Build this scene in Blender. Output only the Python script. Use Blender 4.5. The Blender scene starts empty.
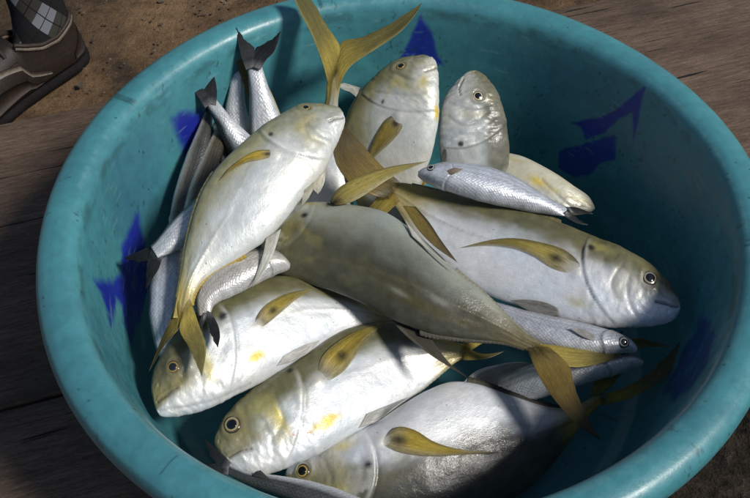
import bpy, math, random
import numpy as np
from mathutils import Vector, Matrix
from mathutils.bvhtree import BVHTree

rng = np.random.RandomState(7)
random.seed(7)
scene = bpy.context.scene
COL = scene.collection
R = math.radians

# ------------------------------------------------------------------ camera
TILT, ROLL, HFOV = 0.8983, -0.0007, R(42)
CAM = np.array([-0.0317, -0.6275, 0.96943508])
_ct, _st = math.cos(TILT), math.sin(TILT)
_f = np.array([0, _ct, -_st]); _u0 = np.array([0, _st, _ct]); _x0 = np.array([1., 0, 0])
_x = math.cos(ROLL)*_x0 + math.sin(ROLL)*_u0
_u = -math.sin(ROLL)*_x0 + math.cos(ROLL)*_u0
cam_data = bpy.data.cameras.new("camera")
cam_data.sensor_fit = 'HORIZONTAL'
cam_data.angle = HFOV
cam_data.clip_start = 0.02
cam_data.clip_end = 100
cam = bpy.data.objects.new("camera", cam_data)
COL.objects.link(cam)
M = Matrix(((_x[0], _u[0], -_f[0], CAM[0]), (_x[1], _u[1], -_f[1], CAM[1]), (_x[2], _u[2], -_f[2], CAM[2]), (0, 0, 0, 1)))
cam.matrix_world = M
scene.camera = cam
FPX = 375/math.tan(HFOV/2)

# ------------------------------------------------------------------ light
SUN_EL, SUN_AZ = R(48.5), R(115)          # azimuth clockwise from +Y
world = bpy.data.worlds.new("World")
scene.world = world
world.use_nodes = True
wn = world.node_tree
sky = wn.nodes.new('ShaderNodeTexSky')
sky.sky_type = 'NISHITA'
sky.sun_disc = False
sky.sun_elevation = SUN_EL
sky.sun_rotation = SUN_AZ
wn.links.new(sky.outputs[0], wn.nodes['Background'].inputs[0])
wn.nodes['Background'].inputs[1].default_value = 0.068
sd = bpy.data.lights.new("sun", 'SUN')
sd.energy = 3.5
sd.angle = R(11)
sd.color = (1.0, 0.965, 0.91)
sun = bpy.data.objects.new("sun", sd)
COL.objects.link(sun)
tosun = Vector((math.sin(SUN_AZ)*math.cos(SUN_EL), math.cos(SUN_AZ)*math.cos(SUN_EL), math.sin(SUN_EL)))
sun.rotation_euler = tosun.to_track_quat('Z', 'Y').to_euler()
vs = scene.view_settings
vs.view_transform = 'Standard'
vs.look = 'None'
vs.exposure = 0.08
vs.gamma = 1.0
vs.use_curve_mapping = False

# ------------------------------------------------------------------ measuring helpers
def ray(px, py):
    d = _f + _x*((px-375)/FPX) - _u*((py-249)/FPX)
    return d/np.linalg.norm(d)
def at(px, py, z):
    d = ray(px, py)
    return CAM + d*((z-CAM[2])/d[2])
def resample(P, t):
    """Catmull-Rom curve through the points, sampled at fractions t of its length"""
    P = np.asarray(P, float)
    n = len(P)
    if n > 2:
        E = np.concatenate([2*P[:1]-P[1:2], P, 2*P[-1:]-P[-2:-1]])
        u = np.linspace(0, 1, 24, endpoint=False)[:, None]
        out = []
        for k in range(n-1):
            a, b, c, d = E[k], E[k+1], E[k+2], E[k+3]
            lim = np.linalg.norm(c-b)
            m1 = (c-a)/2; m2 = (d-b)/2
            for m in (m1, m2):
                q = np.linalg.norm(m)
                if q > lim*1.2: m *= lim*1.2/q
            out.append((2*u**3-3*u**2+1)*b+(u**3-2*u**2+u)*m1+(-2*u**3+3*u**2)*c+(u**3-u**2)*m2)
        P = np.concatenate(out+[P[-1:]])
    L = np.r_[0, np.cumsum(np.linalg.norm(np.diff(P, axis=0), axis=1))]
    L = L/L[-1]
    return np.stack([np.interp(t, L, P[:, k]) for k in range(P.shape[1])], 1)
def sstep(a, b, x):
    t = np.clip((x-a)/(b-a), 0, 1)
    return t*t*(3-2*t)
def vnoise(x, y, seed):
    r = np.random.RandomState(seed)
    G = r.rand(64, 64)
    xi = np.floor(x).astype(int); yi = np.floor(y).astype(int)
    fx = x-xi; fy = y-yi
    fx = fx*fx*(3-2*fx); fy = fy*fy*(3-2*fy)
    g = lambda a, b: G[a % 64, b % 64]
    return (g(xi, yi)*(1-fx)+g(xi+1, yi)*fx)*(1-fy)+(g(xi, yi+1)*(1-fx)+g(xi+1, yi+1)*fx)*fy
def fbm(x, y, seed, o=3):
    s = 0; a = 1; n = 0
    for k in range(o):
        s = s+a*vnoise(x*2**k, y*2**k, seed+k); n += a; a *= .55
    return s/n

# ------------------------------------------------------------------ object helpers
def tag(o, label=None, cat=None, group=None, kind=None):
    if label: o['label'] = label
    if cat: o['category'] = cat
    if group: o['group'] = group
    if kind: o['kind'] = kind
    return o
def empty(name, loc, label, cat, group=None):
    o = bpy.data.objects.new(name, None)
    o.empty_display_size = .02
    COL.objects.link(o)
    o.location = Vector(loc)
    return tag(o, label, cat, group)
def grid_faces(n, m, wrap=False):
    i = np.arange(n-1)[:, None]; j = np.arange(m if wrap else m-1)[None]
    j2 = (j+1) % m
    a = i*m+j; b = i*m+j2; c = (i+1)*m+j2; d = (i+1)*m+j
    return np.stack([a, b, c, d], -1).reshape(-1, 4)
def mesh_obj(name, V, F, mat, parent=None, col=None, uv=None, smooth=True):
    """V (n,3) world coordinates, F list/array of polygons, col per-vertex rgb, uv per-vertex."""
    V = np.asarray(V, float)
    off = np.array(parent['org']) if parent is not None and 'org' in parent else np.zeros(3)
    V = V-off
    me = bpy.data.meshes.new(name)
    if isinstance(F, np.ndarray):
        k = F.shape[1]
        me.vertices.add(len(V)); me.vertices.foreach_set('co', V.ravel())
        me.loops.add(F.size); me.loops.foreach_set('vertex_index', F.ravel().astype(np.int32))
        me.polygons.add(len(F))
        me.polygons.foreach_set('loop_start', (np.arange(len(F))*k).astype(np.int32))
        me.polygons.foreach_set('loop_total', np.full(len(F), k, np.int32))
        me.update(calc_edges=True)
        me.validate()
    else:
        me.from_pydata(V.tolist(), [], [list(f) for f in F])
        me.update()
    if smooth:
        me.polygons.foreach_set('use_smooth', np.ones(len(me.polygons), bool))
    if col is not None:
        a = me.color_attributes.new('pig', 'FLOAT_COLOR', 'POINT')
        a.data.foreach_set('color', (np.clip(col, 0, 1) if col.shape[1] == 4 else np.c_[np.clip(col, 0, 1), np.ones(len(V))]).ravel())
    if uv is not None:
        l = me.uv_layers.new(name='uv')
        idx = np.empty(len(me.loops), np.int32); me.loops.foreach_get('vertex_index', idx)
        l.data.foreach_set('uv', np.asarray(uv, float)[idx].ravel())
    if mat: me.materials.append(mat)
    o = bpy.data.objects.new(name, me)
    COL.objects.link(o)
    if parent is not None:
        o.parent = parent
        o['org'] = [0., 0., 0.]
    o['org'] = (off if parent is not None else np.zeros(3)).tolist()
    return o
def clean_tmp():
    for o in bpy.data.objects:
        if 'org' in o: del o['org']
def box_bm(verts, faces, c, s, rot=None):
    b = len(verts)
    for dx, dy, dz in ((-1,-1,-1),(1,-1,-1),(1,1,-1),(-1,1,-1),(-1,-1,1),(1,-1,1),(1,1,1),(-1,1,1)):
        p = np.array([dx*s[0]/2, dy*s[1]/2, dz*s[2]/2])
        if rot is not None: p = rot@p
        verts.append(np.asarray(c)+p)
    for f in ((0,3,2,1),(4,5,6,7),(0,1,5,4),(1,2,6,5),(2,3,7,6),(3,0,4,7)):
        faces.append([b+k for k in f])

# ------------------------------------------------------------------ materials
class NT:
    def __init__(s, name):
        s.m = bpy.data.materials.new(name); s.m.use_nodes = True
        s.t = s.m.node_tree; s.b = s.t.nodes['Principled BSDF']
    def n(s, typ, **kw):
        x = s.t.nodes.new('ShaderNode'+typ)
        for k, v in kw.items():
            if k.startswith('i_'):
                key = k[2:].replace('_', ' ')
                x.inputs[int(key) if key.isdigit() else key].default_value = v
            else: setattr(x, k, v)
        return x
    def l(s, a, b): s.t.links.new(a, b)
    def mix(s, fac, a, b, mode='MIX'):
        x = s.n('Mix', data_type='RGBA', blend_type=mode)
        for sock, val in ((x.inputs[0], fac), (x.inputs[6], a), (x.inputs[7], b)):
            if hasattr(val, 'is_output'): s.l(val, sock)
            elif isinstance(val, (int, float)): sock.default_value = val
            else: sock.default_value = (*val, 1)
        return x.outputs[2]
    def ramp(s, inp, stops):
        r = s.n('ValToRGB'); s.l(inp, r.inputs[0]); e = r.color_ramp.elements
        while len(e) < len(stops): e.new(.5)
        for k, (p, c) in enumerate(stops):
            e[k].position = p; e[k].color = (*c, 1) if not isinstance(c, (int, float)) else (c, c, c, 1)
        return r.outputs[0]
    def noise(s, vec, scale, detail=4, rough=.6):
        x = s.n('TexNoise'); x.inputs['Scale'].default_value = scale; x.inputs['Detail'].default_value = detail
        x.inputs['Roughness'].default_value = rough
        if vec is not None: s.l(vec, x.inputs['Vector'])
        return x.outputs['Fac']
    def bump(s, h, strength, dist, prev=None):
        x = s.n('Bump'); x.inputs['Strength'].default_value = strength; x.inputs['Distance'].default_value = dist
        s.l(h, x.inputs['Height'])
        if prev is not None: s.l(prev, x.inputs['Normal'])
        return x.outputs[0]
    def mapping(s, vec, sc=(1, 1, 1), rot=(0, 0, 0)):
        x = s.n('Mapping'); x.inputs['Scale'].default_value = sc; x.inputs['Rotation'].default_value = rot
        s.l(vec, x.inputs[0]); return x.outputs[0]
    def set(s, **kw):
        for k, v in kw.items():
            i = s.b.inputs[k.replace('_', ' ')]
            if hasattr(v, 'is_output'): s.l(v, i)
            elif isinstance(v, tuple) and len(v) == 3: i.default_value = (*v, 1)
            else: i.default_value = v
        return s.m

def skin_mat(name, scale_mm, bump, metal, rough, speck=.5, coat=.32, spec=.2):
    t = NT(name)
    a = t.n('Attribute', attribute_name='pig').outputs['Color']
    uv = t.n('UVMap', uv_map='uv').outputs[0]
    n1 = t.noise(t.mapping(uv, (1, 1, 1)), 90, 5, .65)
    n2 = t.noise(t.mapping(uv, (.6, 1.4, 1)), 420, 3, .6)
    c = t.mix(1, a, t.ramp(n1, [(.3, .93), (.5, 1.0), (.75, 1.04)]), 'MULTIPLY')
    c = t.mix(1, c, t.ramp(n2, [(.3, .93), (.6, 1.03)]), 'MULTIPLY')
    # scale rows: offset voronoi cells
    vo = t.n('TexVoronoi', feature='F1'); vo.inputs['Scale'].default_value = 1000/scale_mm
    vo.inputs['Randomness'].default_value = .35
    t.l(t.mapping(uv, (1, 1.15, 1), (0, 0, R(45))), vo.inputs['Vector'])
    sc = t.ramp(vo.outputs['Distance'], [(.15, 1.0), (.62, .0)])
    var = t.ramp(t.noise(uv, 55, 3), [(.36, speck*.08), (.64, speck*.62)])
    c = t.mix(var, c, t.mix(1, c, t.ramp(vo.outputs['Distance'], [(.3, 1.0), (.7, .45)]), 'MULTIPLY'))
    # tiny dark specks
    v2 = t.n('TexVoronoi', feature='F1'); v2.inputs['Scale'].default_value = 75
    t.l(uv, v2.inputs['Vector'])
    c = t.mix(t.ramp(v2.outputs['Distance'], [(.035, .8), (.075, 0.)]), c, (.09, .075, .05))
    nb = t.bump(sc, bump, .0006)
    nb = t.bump(n2, .10, .0005, nb)
    nb = t.bump(n1, .28, .002, nb)
    rg = t.ramp(n1, [(.3, max(rough-.1, .05)), (.7, rough+.12)])
    bw = t.n('RGBToBW'); t.l(a, bw.inputs[0])
    metal = t.ramp(bw.outputs[0], [(.16, 0.), (.55, metal)])
    return t.set(Base_Color=c, Roughness=rg, Metallic=metal, Normal=nb, Coat_Weight=coat, Coat_Roughness=.11, Coat_Normal=nb,
                 Specular_IOR_Level=spec)
MAT = {}
MAT['jack'] = skin_mat('jack_skin', 1.5, .09, .26, .42, .20)
MAT['mullet'] = skin_mat('mullet_skin', 3.2, .34, .38, .40, .9, .2, .3)
def fin_mat():
    t = NT('fin_membrane')
    at_ = t.n('Attribute', attribute_name='pig'); a = at_.outputs['Color']
    uv = t.n('UVMap', uv_map='uv').outputs[0]
    n1 = t.noise(t.mapping(uv, (.25, 1, 1)), 700, 3)
    c = t.mix(1, a, t.ramp(n1, [(.3, .72), (.65, 1.12)]), 'MULTIPLY')
    nb = t.bump(n1, .5, .0005)
    t.set(Base_Color=c, Roughness=.5, Normal=nb, Specular_IOR_Level=.25, Coat_Weight=.15, Coat_Roughness=.15,
          Alpha=at_.outputs['Alpha'])
    tr = t.n('BsdfTranslucent'); t.l(t.mix(1, c, (1.5, 1.4, 1.0), 'MULTIPLY'), tr.inputs[0])
    mx = t.n('MixShader'); mx.inputs[0].default_value = .22
    t.l(t.b.outputs[0], mx.inputs[1]); t.l(tr.outputs[0], mx.inputs[2])
    t.l(mx.outputs[0], t.t.nodes['Material Output'].inputs[0])
    return t.m
MAT['fin'] = fin_mat()
def eye_mats():
    t = NT('eye_iris'); a = t.n('Attribute', attribute_name='pig').outputs['Color']
    MAT['eye'] = t.set(Base_Color=a, Roughness=.18, Coat_Weight=.8, Coat_Roughness=.05, Metallic=.2)
    t = NT('eye_pupil'); MAT['pupil'] = t.set(Base_Color=(.004, .004, .006), Roughness=.08, Coat_Weight=1., Coat_Roughness=.03)
eye_mats()
_t = NT('eye_pupil_cloudy'); MAT['pupil_cloudy'] = _t.set(Base_Color=(.012, .014, .018), Roughness=.2, Coat_Weight=1., Coat_Roughness=.08)

def basin_mat():
    t = NT('teal_plastic')
    a = t.n('Attribute', attribute_name='pig').outputs['Color']
    g = t.n('NewGeometry').outputs['Position']
    n0 = t.noise(g, 9, 5, .6)
    n1 = t.noise(g, 60, 6, .7)
    n2 = t.noise(t.mapping(g, (1, 1, .12)), 160, 4, .7)
    n3 = t.noise(g, 420, 3, .6)
    c = t.mix(1, a, t.ramp(n0, [(.3, (.84, .80, .84)), (.7, (1.08, 1.08, 1.05))]), 'MULTIPLY')
    c = t.mix(1, c, t.ramp(n1, [(.32, .84), (.6, 1.04)]), 'MULTIPLY')
    # scuffed specks of dirt
    vo = t.n('TexVoronoi', feature='F1'); vo.inputs['Scale'].default_value = 55
    t.l(t.mapping(g, (1, 1.3, .8), (0, 0, .7)), vo.inputs['Vector'])
    sp = t.ramp(vo.outputs['Distance'], [(.05, 1.0), (.12, 0.)])
    pat = t.ramp(t.noise(g, 14, 3), [(.42, 0.), (.58, .8)])
    m = t.n('Math', operation='MULTIPLY'); t.l(sp, m.inputs[0]); t.l(pat, m.inputs[1])
    c = t.mix(m.outputs[0], c, (.02, .035, .035))
    # pale scratches
    w = t.ramp(t.noise(t.mapping(g, (7, 60, 14), (.3, .2, .9)), 5, 4, .6), [(.66, 0.), (.74, .28)])
    c = t.mix(w, c, (.16, .33, .34))
    rg = t.ramp(n1, [(.3, .28), (.7, .45)])
    nb = t.bump(n3, .18, .0005); nb = t.bump(n1, .25, .0015, nb)
    return t.set(Base_Color=c, Roughness=rg, Normal=nb, Specular_IOR_Level=.5)
MAT['basin'] = basin_mat()

BOARD_ROT = R(17.5)      # boards run to the right and away
def wood_mat():
    t = NT('weathered_wood')
    g = t.n('NewGeometry').outputs['Position']
    oi = t.n('ObjectInfo')
    add = t.n('VectorMath', operation='ADD'); t.l(t.mapping(g, (1, 1, 1), (0, 0, -BOARD_ROT)), add.inputs[0])
    cmb = t.n('CombineXYZ'); 
    mm = t.n('Math', operation='MULTIPLY'); t.l(oi.outputs['Random'], mm.inputs[0]); mm.inputs[1].default_value = 7
    t.l(mm.outputs[0], cmb.inputs[0]); t.l(mm.outputs[0], cmb.inputs[2]); t.l(cmb.outputs[0], add.inputs[1])
    p = add.outputs[0]
    big = t.noise(t.mapping(p, (1.0, 5, 1)), 3, 4, .6)
    gr = t.noise(t.mapping(p, (3.2, 30, 4)), 9, 9, .78)
    fi = t.noise(t.mapping(p, (16, 90, 8)), 12, 5, .75)
    c = t.ramp(gr, [(.28, (.048, .032, .023)), (.45, (.122, .085, .061)), (.6, (.190, .134, .097)), (.78, (.29, .22, .168))])
    c = t.mix(1, c, t.ramp(big, [(.3, (.62, .60, .58)), (.7, (1.15, 1.12, 1.1))]), 'MULTIPLY')
    c = t.mix(1, c, t.ramp(fi, [(.32, .55), (.62, 1.15)]), 'MULTIPLY')
    st = t.noise(p, 5, 5, .65)
    c = t.mix(t.ramp(st, [(.52, 0.), (.72, .65)]), c, (.035, .027, .022))
    # cracks along the grain
    cr = t.ramp(t.noise(t.mapping(p, (1.0, 30, 3)), 5, 2, .4), [(.30, 1.), (.325, 0.)])
    c = t.mix(cr, c, (.012, .009, .007))
    nb = t.bump(gr, .6, .004); nb = t.bump(fi, .5, .002, nb)
    return t.set(Base_Color=c, Roughness=.85, Normal=nb, Specular_IOR_Level=.25)
MAT['wood'] = wood_mat()
def sand_mat():
    t = NT('brown_sand')
    g = t.n('NewGeometry').outputs['Position']
    a = t.noise(g, 5, 5, .6); b = t.noise(g, 38, 6, .75); d = t.noise(g, 600, 4, .7); e = t.noise(g, 15, 5, .7)
    c = t.ramp(a, [(.36, (.060, .042, .028)), (.52, (.145, .092, .053)), (.66, (.235, .150, .080))])
    c = t.mix(1, c, t.ramp(b, [(.3, .55), (.55, 1.0), (.75, 1.15)]), 'MULTIPLY')
    c = t.mix(1, c, t.ramp(d, [(.3, .65), (.65, 1.2)]), 'MULTIPLY')
    c = t.mix(t.ramp(e, [(.56, 0.), (.68, .8)]), c, (.04, .031, .024))
    nb = t.bump(d, .8, .002); nb = t.bump(b, .9, .012, nb)
    return t.set(Base_Color=c, Roughness=.95, Normal=nb, Specular_IOR_Level=.1)
MAT['sand'] = sand_mat()
def plain(name, colr, rough, scale=200, amp=.3, bump=.3, dist=.001, spec=.4):
    t = NT(name); g = t.n('TexCoord').outputs['Object']
    n = t.noise(g, scale, 5, .65); n2 = t.noise(g, scale/8, 4, .6)
    c = t.mix(1, colr, t.ramp(n, [(.3, 1-amp), (.7, 1+amp)]), 'MULTIPLY')
    c = t.mix(1, c, t.ramp(n2, [(.3, 1-amp), (.7, 1+amp)]), 'MULTIPLY')
    return t.set(Base_Color=c, Roughness=rough, Normal=t.bump(n, bump, dist), Specular_IOR_Level=spec)

# ------------------------------------------------------------------ ground: sand, boards
def ground():
    n = 161
    gx = np.sign(np.linspace(-1, 1, n))*np.abs(np.linspace(-1, 1, n))**3*8
    X, Y = np.meshgrid(gx, gx, indexing='ij')
    Z = -.047+.012*(fbm(X*9, Y*9, 3)-.5)+.02*(fbm(X*2.2, Y*2.2, 9)-.5)
    V = np.stack([X.ravel()-.35, Y.ravel()+.3, Z.ravel()], 1)
    o = mesh_obj('ground', V, grid_faces(n, n)[:, ::-1].copy(), MAT['sand'])
    tag(o, kind='structure')
ground()
def soil():
    t = NT('dark_soil'); g = t.n('NewGeometry').outputs['Position']
    a = t.noise(g, 22, 6, .75); b = t.noise(g, 130, 5, .7)
    c = t.ramp(a, [(.35, (.012, .010, .008)), (.5, (.032, .025, .019)), (.68, (.075, .055, .040))])
    c = t.mix(1, c, t.ramp(b, [(.3, .5), (.65, 1.2)]), 'MULTIPLY')
    m = t.set(Base_Color=c, Roughness=.95, Normal=t.bump(b, .8, .004, t.bump(a, 1., .02)), Specular_IOR_Level=.1)
    n = 140
    X, Y = np.meshgrid(np.linspace(.12, 1.9, n), np.linspace(-1.6, .02, n), indexing='ij')
    e = np.minimum.reduce([X-.12, 1.9-X, Y+1.6, .02-Y])
    Z = -.024+.022*(fbm(X*22, Y*22, 13, 4)-.5)-.04*sstep(.08, 0, e+.05*fbm(X*9, Y*9, 14))
    o = mesh_obj('soil', np.stack([X.ravel(), Y.ravel(), Z.ravel()], 1), grid_faces(n, n)[:, ::-1].copy(), m)
    tag(o, kind='structure')
soil()
def debris():
    t = NT('dry_debris'); g = t.n('NewGeometry').outputs['Position']
    c = t.ramp(t.noise(g, 40, 2), [(.35, (.03, .024, .018)), (.55, (.09, .07, .045)), (.7, (.16, .15, .13))])
    m = t.set(Base_Color=c, Roughness=.9)
    V = []; F = []
    r = random.Random(3)
    for k in range(420):
        px, py = r.uniform(60, 330), r.uniform(-60, 110)
        c = at(px, py, -.043)
        if c[1] < .33: continue
        L = r.uniform(.001, .0048)*(1+3*(r.random() < .06))
        a = r.uniform(0, 6.28)
        rot = np.array([[math.cos(a), -math.sin(a), 0], [math.sin(a), math.cos(a), 0], [0, 0, 1]])
        box_bm(V, F, c+np.array([0, 0, .001]), (L, L*r.uniform(.25, .8), L*r.uniform(.2, .5)), rot)
    o = mesh_obj('debris', V, F, m, smooth=False)
    tag(o, 'scattered dark twigs and grit lying on the sand', 'debris', kind='stuff')
debris()

def boards():
    ca, sa = math.cos(BOARD_ROT), math.sin(BOARD_ROT)
    ax = np.array([ca, sa, 0]); ay = np.array([-sa, ca, 0])
    e0 = at(0, 123, 0); e1 = at(105, 98, 0)
    s0 = at(0, 407, 0); s1 = at(60, 391, 0)
    yf = (e0+e1)@ay/2; ys = (s0+s1)@ay/2
    w = yf-ys
    specs = [('wide grey weathered board with a worn far edge beside the sand', ys+.0015, yf, -2.2, 2.2, 0.),
             ('dark weathered board under the near left of the basin', ys-w*.9, ys-.0015, -2.3, .19, -.002),
             ('dark weathered board nearest the viewer, under the basin front', ys-w*1.7, ys-w*.9-.004, -2.1, .23, -.004)]
    for lab, y0, y1, x0, x1, dz in specs:
        nx, ny = 300, 24
        xs = np.linspace(x0, x1, nx)
        pr = [(0, -.04), (0, -.004), (.001, -.0012), (.004, 0)]
        prof = [(y0+a, b) for a, b in pr]+[(y0+(y1-y0)*k/ny, 0) for k in range(1, ny)]+[(y1-a, b) for a, b in pr[::-1]]
        prof = np.array(prof)
        Xg = np.repeat(xs[:, None], len(prof), 1)
        wob = (fbm(xs*6, xs*0+1, 21)-.5)*.006
        Yg = prof[None, :, 0]+wob[:, None]*(0 if dz == 0. else .35)*np.linspace(-1, 1, len(prof))[None]
        Yg = Yg+np.where(np.arange(len(prof))[None] > len(prof)//2, wob[:, None]*.5, 0)*(dz == 0.)
        Zg = np.repeat(prof[None, :, 1], nx, 0)+dz-.0035
        up = prof[None, :, 1] > -.002
        Zg = Zg-np.where(up, .0025*(1-fbm(Xg*5, Yg*90, 31))-.0012, 0)
        Vv = Xg[..., None]*ax+Yg[..., None]*ay+np.array([0, 0, 1])*Zg[..., None]
        n = len(prof)
        F = [list(f) for f in grid_faces(nx, n)]
        F += [list(range(n)), list(range((nx-1)*n, nx*n))[::-1]]
        V2 = Vv.reshape(-1, 3)
        o = mesh_obj('board', V2, F, MAT['wood'])
        for p in o.data.polygons:
            if len(p.vertices) > 4: p.use_smooth = False
        tag(o, lab, 'board', 'weathered boards under the basin')
boards()

# ------------------------------------------------------------------ basin
RC = .25
BPROF = np.array([  # radius, z : outside bottom -> up -> rim -> inside -> floor centre
    (0.0, .001), (.20, .001), (.255, .002), (.266, .010), (.275, .05), (.296, .13), (.3135, .205), (.316, .214), (.330, .214), (.343, .214), (.3485, .217), (.3505, .225),
    (.350, .235), (.347, .244), (.340, .2492), (.330, .2515), (.321, .2508), (.3145, .2475), (.3105, .242), (.3078, .233), (.3055, .22), (.300, .18), (.2925, .135), (.280, .065), (.2745, .035), (.266, .018), (.25, .0085), (.2, .006), (0.0, .006)])
BPROF[:, 0] *= 1.026
def wall_hit(px, py):
    d = ray(px, py)
    t = np.linspace(.4, 1.6, 1500)
    P = CAM+d*t[:, None]
    r = np.hypot(P[:, 0], P[:, 1])
    inner = BPROF[17:]
    rw = np.interp(P[:, 2], inner[::-1, 1], inner[::-1, 0])
    k = np.where((P[:, 2] < .246) & ((r > rw) | (P[:, 2] < .006)))[0]
    return P[k[0]] if len(k) else P[-1]
def basin():
    seg = np.linalg.norm(np.diff(BPROF, axis=0), axis=1)
    L = np.r_[0, np.cumsum(seg)]
    tt = np.unique(np.concatenate([np.linspace(0, L[1], 6), np.linspace(L[1], L[7], 26), np.linspace(L[7], L[20], 60), np.linspace(L[20], L[26], 120), np.linspace(L[26], L[28], 14)]))
    pr = np.stack([np.interp(tt, L, BPROF[:, k]) for k in range(2)], 1)
    for it in range(2):
        q = pr.copy(); q[1:-1] = .25*pr[:-2]+.5*pr[1:-1]+.25*pr[2:]
        pr = q
    pr[0, 0] = pr[-1, 0] = .0004
    m = 1440
    th = np.linspace(0, 2*math.pi, m, endpoint=False)
    Rr = np.repeat(pr[:, :1], m, 1); Zz = np.repeat(pr[:, 1:], m, 1)
    wob = .0016*np.sin(2*th+.4)+.0009*np.sin(3*th+2)+.0005*np.sin(7*th)
    hw = sstep(.1, .25, Zz)
    Rr = Rr+wob[None]*hw
    Zz = Zz+(.0012*np.sin(3*th+1)+.0006*np.sin(5*th+.3))[None]*hw
    V = np.stack([Rr*np.cos(th), Rr*np.sin(th), Zz], -1)
    F = grid_faces(len(pr), m, True)
    # pigment: teal plastic with marbled deep blue swirls moulded into the wall
    base = np.array([.056, .222, .250])
    col = np.tile(base, (len(pr), m, 1))
    nz = fbm(th[None]*6+0*Zz, Zz*14, 5, 4)
    col *= (0.86+.28*nz)[..., None]
    ins = tt > L[18]
    T = np.broadcast_to(th[None], Zz.shape)
    def poly(pts, soft, strength, c, dist_=1.):
        W = np.array([wall_hit(*p) for p in pts])
        a = np.arctan2(W[:, 1], W[:, 0]); a0 = a[0]
        a = (a-a0+math.pi) % (2*math.pi)-math.pi
        ds = np.cumsum(seg); inner = BPROF[18:]
        Q = np.stack([a*.30, W[:, 2]], 1)
        X = ((T-a0+math.pi) % (2*math.pi)-math.pi)*.30
        Y = Zz
        sel = (X > Q[:, 0].min()-.03) & (X < Q[:, 0].max()+.03) & (Y > Q[:, 1].min()-.03) & (Y < Q[:, 1].max()+.03) & ins[:, None]
        x = X[sel]; y = Y[sel]
        x0_, y0_ = x, y; x = x+.016*dist_*(fbm(x0_*70+9, y0_*40, 41, 4)-.5); y = y+.022*dist_*(fbm(x0_*90, y0_*30+5, 44, 4)-.5)
        inside = np.zeros(len(x), bool); dist = np.full(len(x), 9.)
        for k in range(len(Q)):
            p, q = Q[k], Q[(k+1) % len(Q)]
            cond = ((p[1] > y) != (q[1] > y))
            with np.errstate(divide='ignore', invalid='ignore'):
                xi = (q[0]-p[0])*(y-p[1])/(q[1]-p[1]+1e-12)+p[0]
            inside ^= cond & (x < xi)
            e = q-p; u = np.clip(((x-p[0])*e[0]+(y-p[1])*e[1])/(e@e+1e-12), 0, 1)
            dist = np.minimum(dist, np.hypot(x-p[0]-u*e[0], y-p[1]-u*e[1]))
        sd_ = np.where(inside, dist, -dist)
        f = sstep(-soft, soft, sd_)*strength
        f = f*sstep(.12, .5, fbm(x0_*80, y0_*28, 47, 4)+.12+.25*(1-dist_))
        f = np.clip(f, 0, 1)[:, None]
        col[sel] = col[sel]*(1-f)+np.array(c)*f
    blue = (.012, .024, .27)
    poly([(138, 208), (131, 225), (122, 248), (122, 268), (112, 281), (94, 281), (102, 295), (108, 315), (112, 330), (115, 312), (116, 298), (121, 305), (124, 322), (131, 343), (138, 325), (150, 305), (156, 265), (143, 235)], .006, 1., blue, .55)
    poly([(171, 118), (183, 111), (200, 110), (206, 122), (203, 145), (196, 160), (188, 172), (183, 150), (176, 134)], .007, 1., blue, .5)
    poly([(421, 15), (427, 24), (433, 38), (438, 55), (445, 66), (425, 62), (398, 60), (409, 42)], .003, .95, blue, .35)
    poly([(647, 84), (641, 106), (633, 143), (632, 113), (618, 120), (603, 134), (586, 139), (580, 127), (570, 123), (600, 118), (624, 104)], .0018, .95, blue, .22)
    poly([(558, 151), (582, 144), (616, 134), (616, 160), (600, 163), (588, 176), (560, 178)], .002, .9, blue, .3)
    poly([(704, 312), (714, 335), (708, 365), (692, 388), (672, 404), (664, 388), (684, 350)], .008, .75, (.016, .016, .17))
    poly([(110, 150), (160, 130), (170, 200), (120, 240)], .02, .28, (.02, .06, .18))
    gr = np.exp(-((Zz-.235)/.007)**2)*ins[:, None]*sstep(.42, .66, fbm(T*14, Zz*90, 71, 4))*.55
    col = col*(1-gr[..., None])+np.array((.022, .075, .075))*gr[..., None]
    sc = ins[:, None]*sstep(.70, .78, fbm(T*7+Zz*22, Zz*520+T*9, 73, 2))*sstep(.45, .6, fbm(T*9, Zz*20, 75))*.32
    col = col*(1-sc[..., None])+np.array((.20, .36, .37))*sc[..., None]
    sc = sstep(.74, .80, fbm(T*60-Zz*60, Zz*160+T*40, 77, 2))*sstep(.5, .62, fbm(T*7+3, Zz*20, 79))*.6
    col = col*(1-sc[..., None])+np.array((.02, .06, .062))*sc[..., None]
    wr = np.exp(-((Zz-.2495)/.0022)**2)*(Rr < .327)*sstep(.35, .75, fbm(T*60, Zz*40, 81, 4))*.16
    col = col*(1-wr[..., None])+np.array((.26, .42, .42))*wr[..., None]
    uv = np.stack([T.ravel()*.3, Zz.ravel()], 1)
    root = empty('basin', (0, 0, 0), 'large round teal plastic basin with blue swirls holding the fish', 'basin')
    root['org'] = [0., 0., 0.]
    k = int(np.searchsorted(tt, L[10])); k2 = int(np.searchsorted(tt, L[19]))
    def piece(name, a, b):
        Vp = V[a:b+1].reshape(-1, 3); Fp = grid_faces(b-a+1, m, True)
        mesh_obj(name, Vp, Fp, MAT['basin'], root, col[a:b+1].reshape(-1, 3), uv.reshape(len(pr), m, 2)[a:b+1].reshape(-1, 2))
    k1 = int(np.searchsorted(tt, L[7]))
    piece('outer_wall', 0, k1); piece('rim', k1, k2); piece('inner_wall', k2, len(pr)-1)
basin()

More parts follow.
